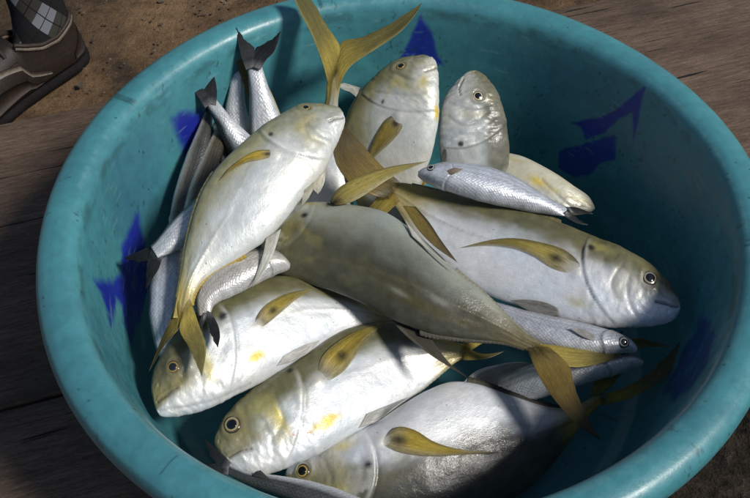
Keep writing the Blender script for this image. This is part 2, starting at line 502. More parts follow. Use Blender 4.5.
# ------------------------------------------------------------------ fish
def fin(name, A, B, parent, colfn, nr=9, n=26, thick=.0010, ridge=.0006, camber=0., rag=0., seed=0, nrm=None, root=0., base_thick=0., alpha=0., fade=0.):
    """solid fin lofted between two edges that run from base to tip, with raised rays."""
    t = np.linspace(0, 1, n)
    A = resample(A, t); B = resample(B, t)
    nr = int(nr*1.7)
    m = nr*3+1
    w = np.linspace(0, 1, m)
    r = np.random.RandomState(seed+3)
    if rag:
        k = r.rand(n); k = np.convolve(k, [.3, .4, .3], 'same')
        B = B+(A-B)*(rag*(k-.3)*sstep(.1, .5, t))[:, None]
    if root:      # fleshy rounded root
        c0 = (A[0]+B[0])/2
        q = (1-(1-np.clip(t/root, 0, 1))**2)**.5
        q = (.5+.5*q)[:, None]
        mm = (A+B)/2
        A, B = mm+(A-mm)*q, mm+(B-mm)*q
    P = A[:, None]*(1-w[None, :, None])+B[:, None]*w[None, :, None]
    if nrm is None:
        k = n//3
        nrm = np.cross(A[min(k+4, n-1)]-A[k], B[k]-A[k])
        if np.linalg.norm(nrm) < 1e-9: nrm = np.array([0, 0, 1.])
        nrm = nrm/np.linalg.norm(nrm)
        if nrm[2] < 0: nrm = -nrm
    wid = np.linalg.norm(A-B, axis=1)
    amp = np.minimum(ridge, wid*.03)[:, None]
    rayj = np.repeat(.35+.65*r.rand(nr+1), 3)[:m]
    rd = (np.abs(np.sin(np.pi*nr*w))**.7*rayj)[None]*np.ones((n, 1))
    h = amp*rd*(1-.5*t[:, None])
    cam_ = camber*np.sin(np.pi*w)[None]*np.sin(np.pi*np.clip(t*.8+.1, 0, 1))[:, None]
    cam_ = cam_+wid.max()*.05*(fbm(t[:, None]*3+0*w[None], w[None]*2.2+0*t[:, None], seed+70, 2)-.5)*sstep(.1, .6, t)[:, None]
    th = (thick*(1-.75*t)+base_thick*sstep(.28, 0., t))[:, None]*np.minimum(1, np.sin(np.pi*np.clip(w, .03, .97))*(1.1 if base_thick else 2.2))[None]*.5
    top = P+nrm*(h+cam_+th)[..., None]
    bot = P+nrm*(cam_-th-h*.6)[..., None]
    N = n*m
    V = np.concatenate([top.reshape(-1, 3), bot.reshape(-1, 3)])
    f = grid_faces(n, m)
    loop = np.r_[np.arange(m), np.arange(1, n)*m+m-1, (n-1)*m+np.arange(m-2, -1, -1), np.arange(n-2, 0, -1)*m]
    l2 = np.roll(loop, -1)
    side = np.stack([loop, loop+N, l2+N, l2], 1)
    F = np.concatenate([f, f[:, ::-1]+N, side])
    TT, WW = np.meshgrid(t, w, indexing='ij')
    c = colfn(TT, WW)
    c = c*(1-.42*(1-rd)*(1-.4*TT))[..., None]*(.72+.56*fbm(TT*4, WW*3, 60+seed, 3))[..., None]*(.88+.24*fbm(TT*14, WW*nr*.8, 90+seed, 2))[..., None]
    c = c.reshape(-1, 3)
    if alpha:
        al = 1-alpha*sstep(.12, .9, TT)*(.35+.65*sstep(.1, .9, WW))*(1-.5*rd)
        if root: al = al*sstep(-.01, .18, TT)*(1-.6*sstep(.72, 1., WW))
        if fade: al = al*sstep(-.01, fade, TT)
    else:
        al = np.ones_like(TT)
    c = np.c_[c, al.ravel()]
    L = np.linalg.norm(A[-1]-A[0])
    uv = np.stack([TT.ravel()*L, WW.ravel()*max(wid.max(), .01)], 1)
    return mesh_obj(name, V, F, MAT['fin'], parent, np.r_[c, c], np.r_[uv, uv])

def lerp3(stops):
    xs = [s[0] for s in stops]; cs = np.array([s[1] for s in stops])
    return lambda x: np.stack([np.interp(x, xs, cs[:, k]) for k in range(3)], -1)
YEL, OLI, WHT, BLK, GRY = (.50, .35, .045), (.16, .135, .045), (.66, .66, .60), (.02, .018, .016), (.30, .30, .28)
def tail_col(kind):
    root = (.38, .295, .065)
    if kind == 'yellow':
        a = lerp3([(0, root), (.22, (.42, .33, .07)), (.42, (.22, .185, .055)), (.75, (.165, .148, .05)), (1, (.20, .175, .06))])
    elif kind == 'brown':
        a = lerp3([(0, (.13, .105, .045)), (.20, (.24, .17, .035)), (.40, (.17, .115, .025)), (.7, (.09, .066, .022)), (1, (.05, .042, .018))])
    elif kind == 'dark':
        a = lerp3([(0, root), (.20, (.34, .265, .06)), (.45, (.13, .11, .035)), (1, (.045, .04, .02))])
    elif kind == 'olive':
        a = lerp3([(0, (.42, .36, .06)), (.25, (.30, .26, .055)), (.45, (.15, .135, .05)), (1, (.11, .10, .05))])
    else:
        a = lerp3([(0, (.20, .20, .20)), (.2, (.028, .031, .035)), (1, (.012, .014, .016))])
    def fn(T, W):
        c = a(T)
        if kind == 'yellow':
            e = sstep(.18, 0, W)*.5*sstep(.1, .5, T)
            c = c*(1-e[..., None])+np.array((.5, .42, .14))*e[..., None]
        return c
    return fn
def pect_col(spot=.16, hue=(.50, .36, .045), base=(.64, .63, .58)):
    h = np.array(hue)
    a = lerp3([(0, base), (.12, tuple(h*.6+np.array(base)*.35)), (.26, tuple(h*1.1)), (.62, tuple(h*.78)), (1, (.36, .32, .15))])
    def fn(T, W):
        c = a(T)
        e = sstep(.32, 0, W)*.6
        c = c*(1-e[..., None])+np.array((.085, .075, .035))*e[..., None]
        p = sstep(.62, 1., W)*.55*sstep(.05, .25, T)
        c = c*(1-p[..., None])+np.array((.55, .52, .36))*p[..., None]
        s = np.exp(-(((T-spot)/.065)**2+((W-.55)/.24)**2)**1.3)*.9
        return c*(1-s[..., None])+np.array((.02, .016, .012))*s[..., None]
    return fn
def flat_col(c0, c1, edge=None):
    a = lerp3([(0, c0), (1, c1)])
    def fn(T, W):
        c = a(T)
        if edge is not None:
            e = sstep(.28, .1, W); c = c*(1-e[..., None])+np.array(edge)*e[..., None]
        return c
    return fn

WJ = ([0, .02, .06, .12, .2, .3, .42, .55, .68, .8, .9, 1], [.03, .15, .37, .64, .90, 1, .98, .86, .60, .33, .17, .035])
WM = ([0, .02, .06, .12, .2, .35, .5, .65, .8, .92, 1], [.15, .45, .68, .85, .95, 1, 1, .9, .72, .42, .08])

class Fish:
    def __init__(s, kind, name, label, cat, group, D, V, z, thick, roll=0., ns=250, nf=112, zbend=None):
        s.kind = kind
        t = np.linspace(0, 1, ns)**1.25
        D2, V2 = resample(D, t), resample(V, t)
        zz = np.interp(t, np.linspace(0, 1, len(z)), z)
        k = np.hanning(61); k /= k.sum()
        zz = np.convolve(np.r_[np.full(30, zz[0])+(zz[0]-zz[1])*0, zz, np.full(30, zz[-1])], k, 'valid')
        Dp = np.array([at(*p, q) for p, q in zip(D2, zz)]); Vp = np.array([at(*p, q) for p, q in zip(V2, zz)])
        hd = np.linalg.norm(Dp-Vp, axis=1)/2
        if roll:
            Dp = np.array([at(*p, q) for p, q in zip(D2, zz+roll*hd)]); Vp = np.array([at(*p, q) for p, q in zip(V2, zz-roll*hd)])
        s.t, s.D, s.V = t, Dp, Vp
        mid = (Dp+Vp)/2; ax = (Dp-Vp)/2
        s.hd = np.linalg.norm(ax, axis=1)
        T = np.gradient(mid, axis=0)
        kk = np.hanning(31); kk /= kk.sum()
        T = np.stack([np.convolve(np.pad(T[:, c], 15, 'edge'), kk, 'valid') for c in range(3)], 1)
        axs = np.stack([np.convolve(np.pad(ax[:, c], 15, 'edge'), kk, 'valid') for c in range(3)], 1)
        n = np.cross(T, axs); n /= np.linalg.norm(n, axis=1)[:, None]
        if n[ns//3, 2] < 0: n = -n
        s.n = n; s.mid = mid; s.ax = ax
        s.L = np.linalg.norm(np.diff(mid, axis=0), axis=1).sum()
        W = np.interp(t, *(WJ if kind == 'jack' else WM))
        kk2 = np.hanning(21); kk2 /= kk2.sum()
        W = np.convolve(np.pad(W, 10, 'edge'), kk2, 'valid'); 
        s.w = W*thick*s.hd.max()
        phi = np.linspace(0, 2*np.pi, nf, endpoint=False)
        s.phi = phi
        s.cv = np.cos(phi)
        sn = np.sin(phi)
        pw = 1.12 if kind == 'jack' else .95
        q_ = np.abs(sn)**pw
        s.sn = np.sign(sn)*q_*(1.22-.22*q_*q_)
        s.base = mid[:, None]+ax[:, None]*s.cv[None, :, None]+n[:, None]*(s.w[:, None]*s.sn[None])[..., None]
        st = 3
        sub = s.base[::st, ::2]
        ii = np.arange(ns)[::st]
        F = grid_faces(sub.shape[0], sub.shape[1], True)
        s.sub = sub.reshape(-1, 3)
        s.bvh = BVHTree.FromPolygons(s.sub.tolist(), F.tolist())
        s.sub_t = np.repeat(t[::st], sub.shape[1]); s.sub_v = np.tile(s.cv[::2], sub.shape[0])
        org = mid[ns//2].copy(); org[2] -= s.w.max()
        s.root = empty(name, org, label, cat, group)
        s.root['org'] = org.tolist()
        s.disp = np.zeros((ns, nf)); s.col = None
        s.TT = np.repeat(t[:, None], nf, 1); s.VV = np.repeat(s.cv[None], ns, 0)
        s.seed = (abs(hash(label)) % 1000) if False else sum(map(ord, label)) % 900
        s.SX = s.TT*s.L; s.SY = s.VV*np.maximum(s.hd, .004)[:, None]
    def on(s, px, py, lift=0.):
        d = ray(px, py)
        loc, nor, idx, dist = s.bvh.ray_cast(Vector(CAM), Vector(d))
        if loc is None:
            loc, nor, idx, dist = s.bvh.find_nearest(Vector(CAM+d*np.dot(s.mid[len(s.t)//3]-CAM, d)))
            p = CAM+d*np.dot(np.array(loc)-CAM, d)
            return p+np.array([0, 0, lift]), np.array(nor)
        nor = np.array(nor)
        if nor@d > 0: nor = -nor
        return np.array(loc)+nor*lift, nor
    def tv(s, px, py):
        p, _ = s.on(px, py)
        k = np.argmin(((s.sub-p)**2).sum(1))
        return s.sub_t[k], s.sub_v[k]
    def blot(s, px, py, rx, ry, c, a=1., up=True, ang=0., noise=.35, hard=2.):
        """colour patch, radii in millimetres along and across the body"""
        t0, v0 = s.tv(px, py)
        k = np.argmin(abs(s.t-t0))
        dx = (s.TT-t0)*s.L*1000; dy = (s.VV-v0)*s.hd[k]*1000
        ca, sa = math.cos(ang), math.sin(ang)
        x = (dx*ca+dy*sa)/rx; y = (-dx*sa+dy*ca)/ry
        r = np.sqrt(x*x+y*y)+noise*2*(fbm(dx*.25+50, dy*.25+50, s.seed+int(px))-.5)
        f = a*np.exp(-np.clip(r, 0, 9)**hard)
        s.col = s.col*(1-f[..., None])+np.array(c)*f[..., None]
    def groove(s, pts, width, depth, dark=0., dc=(.05, .045, .04)):
        """line on the flank through photo points: a shallow groove; dark pigment optional"""
        tv = np.array([s.tv(*p) for p in pts])
        tv = resample(tv, np.linspace(0, 1, 40))
        q = np.stack([tv[:, 0]*s.L, tv[:, 1]*np.interp(tv[:, 0], s.t, s.hd)], 1)
        d = np.full(s.SX.shape, 9.)
        lo, hi = tv[:, 0].min()-.05, tv[:, 0].max()+.05
        rows = np.where((s.t > lo) & (s.t < hi))[0]
        X = s.SX[rows]; Y = s.SY[rows]
        dd = np.full(X.shape, 9.)
        for k in range(len(q)-1):
            e = q[k+1]-q[k]; u = np.clip(((X-q[k, 0])*e[0]+(Y-q[k, 1])*e[1])/(e@e+1e-12), 0, 1)
            dd = np.minimum(dd, np.hypot(X-q[k, 0]-u*e[0], Y-q[k, 1]-u*e[1]))
        d[rows] = dd
        f = np.exp(-(d/width)**2)
        s.disp -= f*depth
        if dark:
            g = np.exp(-(d/(width*.8))**2)*dark
            s.col = s.col*(1-g[..., None])+np.array(dc)*g[..., None]
    def body(s, mat):
        P = s.base
        nn = s.n[:, None]*s.sn[None, :, None]+(s.ax/np.maximum(s.hd, 1e-5)[:, None])[:, None]*(s.cv[None, :, None]*.25)
        nn = nn/np.linalg.norm(nn, axis=-1, keepdims=True)
        d = s.disp*sstep(0, .012, s.TT)
        d = np.maximum(d, -s.w[:, None]*.5)
        P = P+nn*d[..., None]
        ns, nf = len(s.t), len(s.phi)
        V = np.concatenate([P.reshape(-1, 3), [P[0].mean(0)], [P[-1].mean(0)]])
        F = grid_faces(ns, nf, True)
        j = np.arange(nf); j2 = (j+1) % nf
        F = np.concatenate([F, np.stack([np.full(nf, ns*nf), j2, j, j], 1)[:, :4]])
        Fl = F[:-nf].tolist()
        caps = [[ns*nf, int(b), int(a)] for a, b in zip(j, j2)]+[[ns*nf+1, int((ns-1)*nf+a), int((ns-1)*nf+b)] for a, b in zip(j, j2)]
        c = s.col.reshape(-1, 3); c = np.r_[c, [c[:nf].mean(0)], [c[-nf:].mean(0)]]
        uv = np.stack([s.SX.ravel(), (s.hd[:, None]*np.where(s.phi <= np.pi, s.phi, 2*np.pi-s.phi)[None]+.3*(s.phi > np.pi)[None]).ravel()], 1)
        uv = np.r_[uv, uv[:1], uv[-1:]]
        return mesh_obj('body', V, Fl+caps, mat, s.root, c, uv)
    def eye(s, px, py, r, iris, ring=(.03, .028, .025), both=True):
        p, n = s.on(px, py)
        k = np.argmin(((s.mid-p)**2).sum(1))
        sides = [(p, n)]
        if both:
            nn = s.n[k]; m0 = s.mid[k]
            p2 = p-2*((p-m0)@nn)*nn; n2 = n-2*(n@nn)*nn
            sides.append((p2, n2))
        for p, n in sides:
            a = np.cross(n, [0.3, .2, 1]); a /= np.linalg.norm(a); b = np.cross(n, a)
            def dome(rad, h, z0, cols, nm, mat, par):
                nr_, na = 12, 36
                rr = np.linspace(0, 1, nr_); th = np.linspace(0, 2*np.pi, na, endpoint=False)
                V = [p+n*(z0+h)]; C = [cols(0.)]
                for q in rr[1:]:
                    for x in th:
                        V.append(p+(a*math.cos(x)+b*math.sin(x))*rad*q+n*(z0+h*math.sqrt(max(0, 1-q*q*.98))))
                        C.append(cols(q))
                for x in th:
                    V.append(p+(a*math.cos(x)+b*math.sin(x))*rad*1.02+n*(z0-.002)); C.append(cols(1.))
                F = [[0, 1+i, 1+(i+1) % na] for i in range(na)]
                for g in range(nr_-1):
                    for i in range(na):
                        o1 = 1+g*na
                        F.append([o1+i, o1+na+i, o1+na+(i+1) % na, o1+(i+1) % na])
                return mesh_obj(nm, V, F, mat, par, np.array(C))
            def ic(q):
                if q < .60: return np.array((.02, .018, .015))
                if q < .70: return np.array(iris)*1.1
                if q < .80: return np.array(iris)*.75
                if q < .9: return np.array(iris)*.35
                return np.array(ring)
            e = dome(r, r*.24, -r*.06, ic, 'eye', MAT['eye'], s.root)
            dome(r*.58, r*.12, r*.13, lambda q: np.array((0, 0, 0)), 'pupil', MAT['pupil_cloudy' if s.seed % 3 == 0 else 'pupil'], e)
    def px_fin(s, name, A, B, z0, z1, colfn, **kw):
        if name == 'tail_fin':
            jk = s.kind == 'jack'
            z0 = s.mid[-1, 2]+(.0030 if jk else .0006); kw.setdefault('fade', .14 if jk else .0)
        if name == 'tail_fin': kw.setdefault('base_thick', .0045); kw.setdefault('rag', .08); kw.setdefault('n', 44); kw.setdefault('alpha', .2)
        elif name in ('anal_fin', 'dorsal_fin', 'pelvic_fin'): kw.setdefault('alpha', .35)
        if name == 'pectoral_fin': kw.setdefault('root', .16)
        def conv(E):
            E = np.array(E, float); n = len(E)
            L = np.r_[0, np.cumsum(np.linalg.norm(np.diff(E, axis=0), axis=1))]; L /= L[-1]
            return np.array([at(p[0], p[1], z0+(z1-z0)*l) for p, l in zip(E, L)])
        return fin(name, conv(A), conv(B), s.root, colfn, **kw)
    def on_fin(s, name, A, B, colfn, lift=.004, tip=.002, **kw):
        def conv(E):
            n = len(E)
            out = []
            for k, p in enumerate(E):
                l = k/(n-1)
                out.append(s.on(p[0], p[1], .0002+.0006*min(1, l*3)+lift*math.sin(math.pi*min(l*.75, 1))*1.0+tip*l)[0])
            return np.array(out)
        return fin(name, conv(A), conv(B), s.root, colfn, **kw)
    def fringe(s, name, side, t0, t1, h0, h1, col, beads=16, lobe=0.):
        """low soft fin standing along the back (side=1) or belly (side=-1)"""
        n = beads*6
        t = np.linspace(t0, t1, n)
        E = s.D if side > 0 else s.V
        base = np.stack([np.interp(t, s.t, E[:, k]) for k in range(3)], 1)
        axn = s.ax/np.maximum(s.hd, 1e-5)[:, None]*side
        out = np.stack([np.interp(t, s.t, axn[:, k]) for k in range(3)], 1)
        tan = np.gradient(base, axis=0); tan /= np.linalg.norm(tan, axis=1)[:, None]
        q = np.linspace(0, 1, n)
        h = (h0+(h1-h0)*q)*(.80+.20*np.abs(np.sin(np.pi*beads*q))*fbm(q*40, q*0, s.seed))+lobe*np.exp(-(q/.10)**2)
        nrm = np.stack([np.interp(t, s.t, s.n[:, k]) for k in range(3)], 1)
        b = base-out*.003
        o = base+(out*.8+tan*.55)*h[:, None]
        thk = .0009
        rows = []
        for a in (0, .35, .7, 1.):
            rows.append(b*(1-a)+o*a)
        G = np.stack(rows, 1)
        top = G+nrm[:, None]*(thk*np.array([1.3, 1, .7, .25]))[None, :, None]
        bot = G-nrm[:, None]*(thk*np.array([1.3, 1, .7, .25]))[None, :, None]
        N = n*4
        f = grid_faces(n, 4)
        loop = np.r_[np.arange(4), np.arange(1, n)*4+3, (n-1)*4+np.arange(2, -1, -1), np.arange(n-2, 0, -1)*4]
        l2 = np.roll(loop, -1)
        F = np.concatenate([f, f[:, ::-1]+N, np.stack([loop, loop+N, l2+N, l2], 1)])
        c = np.array(col)[None, None]*(.85+.25*np.abs(np.sin(np.pi*beads*q)))[:, None, None]*np.array([1.1, 1, .9, .8])[None, :, None]
        c = c.reshape(-1, 3)
        uv = np.stack([np.repeat(t*s.L, 4), np.tile(np.arange(4)*.002, n)], 1)
        return mesh_obj(name, np.r_[top.reshape(-1, 3), bot.reshape(-1, 3)], F, MAT['fin'], s.root, np.r_[c, c], np.r_[uv, uv])

def jack(label, D, V, z, eye=None, spot=None, pect=None, back=.55, soft=.3, tint=(1, 1, 1), dark=1., thick=.40, roll=0., yellow=(), gill=None, mouth=None,
         pre=None, eye_r=.0065, iris=(.55, .42, .16), olive=(.15, .14, .07), belly=(.70, .72, .73), headtint=.45, pect_kw=None, cheek=(), lateral=True, stalk=(.38, .295, .065), relief=1.):
    s = Fish('jack', 'jack_fish', label, 'fish', 'jack fish in the basin', D, V, z, thick, roll)
    sd = s.seed
    X, Y = s.TT*9, s.VV*1.6*s.sn[None]*0+s.VV*1.6+7
    n1 = fbm(X, Y*1.3, sd, 4); n2 = fbm(X*5, Y*5, sd+11, 3); n3 = fbm(s.TT*60, s.VV*5+9, sd+5, 2)
    col = np.tile(np.array(belly), (*s.TT.shape, 1))
    fl = np.array((.54, .57, .58))
    f = sstep(-.35, .45, s.VV+.5*(n1-.5))[..., None]
    col = col*(1-f*.55)+fl*f*.55
    b = sstep(back-soft, back+soft*.8, s.VV+.55*(n1-.5)+.12*(n2-.5))[..., None]
    col = col*(1-b)+np.array(olive)*(.75+.6*n2[..., None])*b
    # warm yellow-green head and grey mottling
    hd_ = sstep(.31, .16, s.TT)*sstep(-.45, .05, s.VV)*headtint*1.25
    hd_ = (hd_*(.55+.9*n1))[..., None]
    col = col*(1-np.clip(hd_, 0, 1))+np.array((.20, .19, .105))*np.clip(hd_, 0, 1)
    yl = (sstep(.58, .72, fbm(X*1.4+3, Y*1.4, sd+21, 3))*.20*sstep(.5, .1, s.TT))[..., None]
    col = col*(1-yl)+np.array((.50, .40, .10))*yl
    mo = (sstep(.42, .66, fbm(X*2.1+5, Y*2.4, sd+51, 4))*(.09+.12*sstep(-.4, .5, s.VV)))[..., None]
    col = col*(1-mo)+col*mo*np.array((.62, .66, .46))
    hm = (sstep(.48, .66, fbm(s.TT*55, s.VV*5+3, sd+61, 3))*sstep(.32, .2, s.TT)*sstep(-.7, .2, s.VV)*.5*headtint)[..., None]
    col = col*(1-hm)+np.array((.15, .14, .07))*hm
    ir = (fbm(X*.8, Y*.8, sd+31, 2)-.5)[..., None]
    col = col*(1+ir*np.array((-.12, 0, .14)))
    col = col*(.95+.1*n2[..., None])
    pd = sstep(.80, .93, s.TT)[..., None]*.85
    col = col*(1-pd)+np.array(stalk)*(.75+.5*n2[..., None])*pd
    s.col = col*np.array(tint)*dark*.90
    # relief: gill cover, preopercle, lateral line, faint muscle ripples
    s.disp += .0009*(fbm(s.TT*14, s.VV*4+3, sd+41, 3)-.5)+.0022*(fbm(s.TT*5, s.VV*1.5+3, sd+44, 2)-.5)*sstep(.2, .4, s.TT)
    if spot is not None:
        t0, v0 = s.tv(*spot[:2])
        sg = t0+.022-.055*(s.VV-v0)**2-.02*(s.VV-v0)*0
        dg = sg-s.TT
        up = np.where(dg > 0, np.exp(-dg/.07)*sstep(0, .006, dg), 0)*sstep(-1.0, -.8, s.VV)*sstep(1., .75, s.VV)
        s.disp += .0019*relief*up*(.5+.8*n1)
        s.disp += .0022*(fbm(s.TT*34, s.VV*3.2+3, sd+47, 3)-.5)*sstep(t0+.02, t0-.03, s.TT)*sstep(.02, .08, s.TT)
        ln = np.exp(-((dg+.003+.010*(n2-.5))/.0045)**2)*sstep(.9, .5, s.VV)*sstep(-.85, -.35, s.VV)*(.3+1.1*n1)
        s.disp -= .0008*relief*ln
        s.col = s.col*(1-.34*relief*ln[..., None])
        pp = sstep(.5, .62, fbm(s.TT*26, s.VV*2.6, sd+87, 3))*sstep(.13, .05, dg)*sstep(0, .02, dg)*sstep(.6, .2, s.VV)*.45
        s.col = s.col*(1-pp[..., None])+np.array((.66, .67, .63))*pp[..., None]
        ed = np.exp(-((dg-.010)/.007)**2)*sstep(.9, .5, s.VV)*.35*relief**2
        s.col = s.col*(1-ed[..., None])+np.array((.74, .74, .70))*ed[..., None]
        sp = t0*.62-.06*(s.VV-.1)**2
        ln2 = np.exp(-((s.TT-sp)/.008)**2)*sstep(.55, .25, s.VV)*sstep(-.95, -.7, s.VV)
        s.disp -= .0007*ln2
        s.col = s.col*(1-.22*ln2[..., None])
        ck = np.exp(-((s.TT-sp-.03)/.022)**2)*sstep(.5, .2, s.VV)*sstep(-.8, -.3, s.VV)*(.35+.7*n1)*headtint
        s.col = s.col*(1-ck[..., None])+np.array((.48, .40, .10))*ck[..., None]
    if lateral and spot is not None:
        vl = np.interp(s.t, [0, .25, .38, .5, .6, .8, 1], [.5, .42, .40, .22, .06, 0, 0])[:, None]
        ll = np.exp(-((s.VV-vl)*s.hd[:, None]/.0013)**2)*sstep(.24, .3, s.TT)*(.4+1.0*n2)
        s.disp += .0003*ll
        s.col = s.col*(1-.30*ll[..., None])+np.array((.20, .18, .08))*.25*ll[..., None]
        # scutes: a beaded keel along the straight rear part of the lateral line
        sc = np.exp(-((s.VV-vl)*s.hd[:, None]/.0019)**2)*sstep(.60, .72, s.TT)*sstep(1.0, .96, s.TT)
        s.disp += .0005*sc*(.45+.55*np.abs(np.sin(s.TT*s.L/.0042*np.pi)))
        s.col = s.col*(1-.16*(sc*(np.abs(np.sin(s.TT*s.L/.0042*np.pi)) < .35))[..., None])
    for (px, py, rx, ry, c, a) in cheek: s.blot(px, py, rx, ry, c, a)
    for (px, py, rx, ry) in yellow: s.blot(px, py, rx, ry, (.62, .44, .05), .92, noise=.5, hard=3)
    if spot is not None:
        rr = spot[2] if len(spot) > 2 else 3.2
        s.blot(spot[0], spot[1], rr, rr*.9, (.012, .012, .016), .98, noise=.25, hard=4)
    if mouth:
        s.groove([(x, y-3.2) for x, y in mouth], .0016, -.0007, 0)      # upper lip
        s.groove([(x, y+3.2) for x, y in mouth], .0018, -.0005, 0)      # lower lip
        s.groove(mouth, .0010, .0022, .85, (.05, .042, .032))
    if gill: s.groove(gill, .0016, .0001, .03)
    if pre: s.groove(pre, .0018, .0007, .22)
    if eye:
        t0, v0 = s.tv(*eye)
        k = np.argmin(abs(s.t-t0))
        q = np.hypot((s.TT-t0)*s.L, (s.VV-v0)*s.hd[k])/eye_r
        s.disp += .0009*np.exp(-((q-1.25)/.28)**2)
        f = (np.exp(-((q-1.2)/.3)**2)*.55)[..., None]
        s.col = s.col*(1-f)+np.array((.16, .14, .07))*f
        # nostril just ahead of the eye
        s.disp -= .0012*np.exp(-(np.hypot((s.TT-t0*.55)*s.L, (s.VV-v0-.08)*s.hd[k])/.0014)**2)
    if pect:
        bx = (pect[0][0][0]+pect[1][0][0])/2; by = (pect[0][0][1]+pect[1][0][1])/2
        t0, v0 = s.tv(bx, by); k = np.argmin(abs(s.t-t0))
        q = np.hypot((s.TT-t0)*s.L, (s.VV-v0)*s.hd[k])/.0062
        s.disp += .0016*np.exp(-q**2)
        f = (np.exp(-(q*.9)**2)*.5)[..., None]
        s.col = s.col*(1-f)+np.array((.60, .54, .46))*f
    s.body(MAT['jack'])
    if eye: s.eye(*eye, eye_r, iris)
    if pect:
        kw = dict(nr=11, thick=.0012, ridge=.0003, root=.10, base_thick=.0004, lift=.0006, alpha=.85); kw.update(pect_kw or {})
        colf = kw.pop('col', pect_col())
        s.on_fin('pectoral_fin', pect[0], pect[1], colf, seed=sd % 50, **kw)
    return s

# --- 1. the pale jack lying on top
j = jack('pale jack lying on top of the pile with its tail lowest at the left',
    [(343, 112), (338, 107), (327, 105), (312, 104), (298, 106), (283, 113), (262, 126), (240, 145), (220, 165), (203, 190), (192, 218), (185, 248), (181, 275), (177, 296), (173, 318)],
    [(343, 113), (345, 120), (342, 132), (335, 150), (325, 170), (312, 186), (298, 203), (284, 222), (268, 238), (245, 254), (220, 269), (203, 281), (194, 296), (191, 318)],
    [.250, .245, .235, .22, .205, .192], eye=(306, 107.5), spot=(271, 133, 2.6), back=.50, soft=.45, thick=.40,
    pect=([(276, 150), (258, 151), (243, 159), (230, 170), (222, 181)], [(277, 156), (262, 160), (248, 163), (234, 171), (222, 181)]),
    belly=(.72, .73, .69), olive=(.30, .29, .17), mouth=[(344, 117), (337, 119), (330, 122)], pre=[(312, 118), (306, 127), (312, 139), (326, 143)], headtint=.5,
    roll=.24, eye_r=.0052, iris=(.5, .36, .08), cheek=[(310, 118, 10, 5, (.45, .37, .12), .5), (300, 170, 9, 7, (.6, .55, .30), .3)],
    pect_kw=dict(col=pect_col(.14, (.52, .38, .05))))
j.px_fin('tail_fin', [(178, 296), (171, 318), (160, 342), (149, 372)], [(184, 316), (177, 331), (165, 345), (149, 372)], .190, .172, tail_col('dark'), nr=10, seed=1)
j.px_fin('tail_fin', [(190, 298), (198, 322), (206, 348), (202, 377)], [(181, 316), (180, 332), (190, 350), (202, 377)], .190, .185, tail_col('yellow'), nr=10, seed=2)
j.px_fin('anal_fin', [(281, 229), (274, 252), (264, 272), (252, 288)], [(266, 238), (263, 254), (258, 270), (252, 288)], .215, .195, flat_col((.55, .54, .46), (.62, .62, .55), (.7, .7, .64)), nr=7, seed=3)
j.px_fin('pelvic_fin', [(326, 166), (325, 180), (321, 190), (318, 194)], [(312, 176), (311, 184), (314, 190), (318, 194)], .225, .21, flat_col((.60, .56, .42), (.62, .60, .50)), nr=6, n=16, seed=4)
j.px_fin('pelvic_fin', [(320, 174), (314, 188), (307, 200), (301, 207)], [(305, 190), (303, 195), (302, 200), (301, 207)], .232, .215, flat_col((.60, .56, .42), (.62, .60, .52)), nr=6, n=16, seed=5)
j.fringe('anal_fringe', -1, .66, .95, .006, .0025, (.46, .33, .06), 22)
j.fringe('dorsal_fin', 1, .50, .93, .004, .002, (.25, .23, .12), 22)

# --- 2. the jack whose tail sticks up over the far rim
j = jack('jack standing head down with its big yellow tail fanned over the far rim',
    [(285, 345), (268, 325), (262, 290), (268, 255), (282, 215), (298, 175), (312, 140), (321, 117), (326, 100), (327, 84), (331, 62)],
    [(287, 345), (310, 335), (333, 300), (345, 265), (352, 225), (353, 190), (346, 150), (340, 122), (338, 102), (341, 82), (346, 60)],
    [.05, .05, .055, .075, .115, .17, .243], back=.4, olive=(.17, .14, .06), thick=.36)
j.px_fin('tail_fin', [(329, 88), (322, 62), (311, 34), (300, 12), (290, -12)], [(341, 62), (339, 44), (325, 22), (312, 0), (290, -12)], .240, .282, tail_col('yellow'), nr=12, seed=6)
j.px_fin('tail_fin', [(337, 92), (349, 68), (373, 51), (398, 34), (414, 17), (422, 3)], [(334, 62), (342, 42), (362, 37), (384, 27), (404, 15), (422, 3)], .240, .272, tail_col('yellow'), nr=12, seed=7)

# --- 3. jack standing head up in the middle of the far side
j = jack('jack with its head up against the far wall, snout level with the rim',
    [(431, 57), (424, 55), (412, 57), (398, 60), (385, 68), (371, 80), (359, 93), (350, 108), (345, 125), (343, 145), (345, 168), (352, 192), (362, 215), (374, 238), (380, 255)],
    [(432, 57), (436, 62), (438, 75), (439, 95), (438, 120), (434, 145), (428, 168), (420, 190), (408, 212), (396, 236), (390, 255)],
    [.215, .20, .165, .125, .09, .065], eye=(401, 66), spot=(384, 102, 3.), back=.42, soft=.40, roll=-.05,
    pect=([(396, 113), (385, 121), (376, 136), (371, 151), (370, 163)], [(404, 119), (401, 131), (391, 143), (380, 153), (370, 163)]),
    yellow=[(437, 112, 10, 2.2)], olive=(.24, .22, .10), belly=(.71, .72, .66), mouth=[(437, 68), (430, 69.5), (424, 72)], headtint=.6, thick=.32, relief=.6, eye_r=.0062, iris=(.55, .38, .10),
    gill=[(383, 104), (394, 108), (412, 110), (432, 107)], pre=[(375, 92), (392, 92), (408, 96), (424, 92)],
    cheek=[(424, 80, 8, 5, (.55, .45, .14), .8), (372, 99, 4, 3, (.14, .13, .07), .8), (392, 90, 10, 3, (.4, .34, .12), .6)], pect_kw=dict(col=pect_col(.16, (.40, .31, .07))))
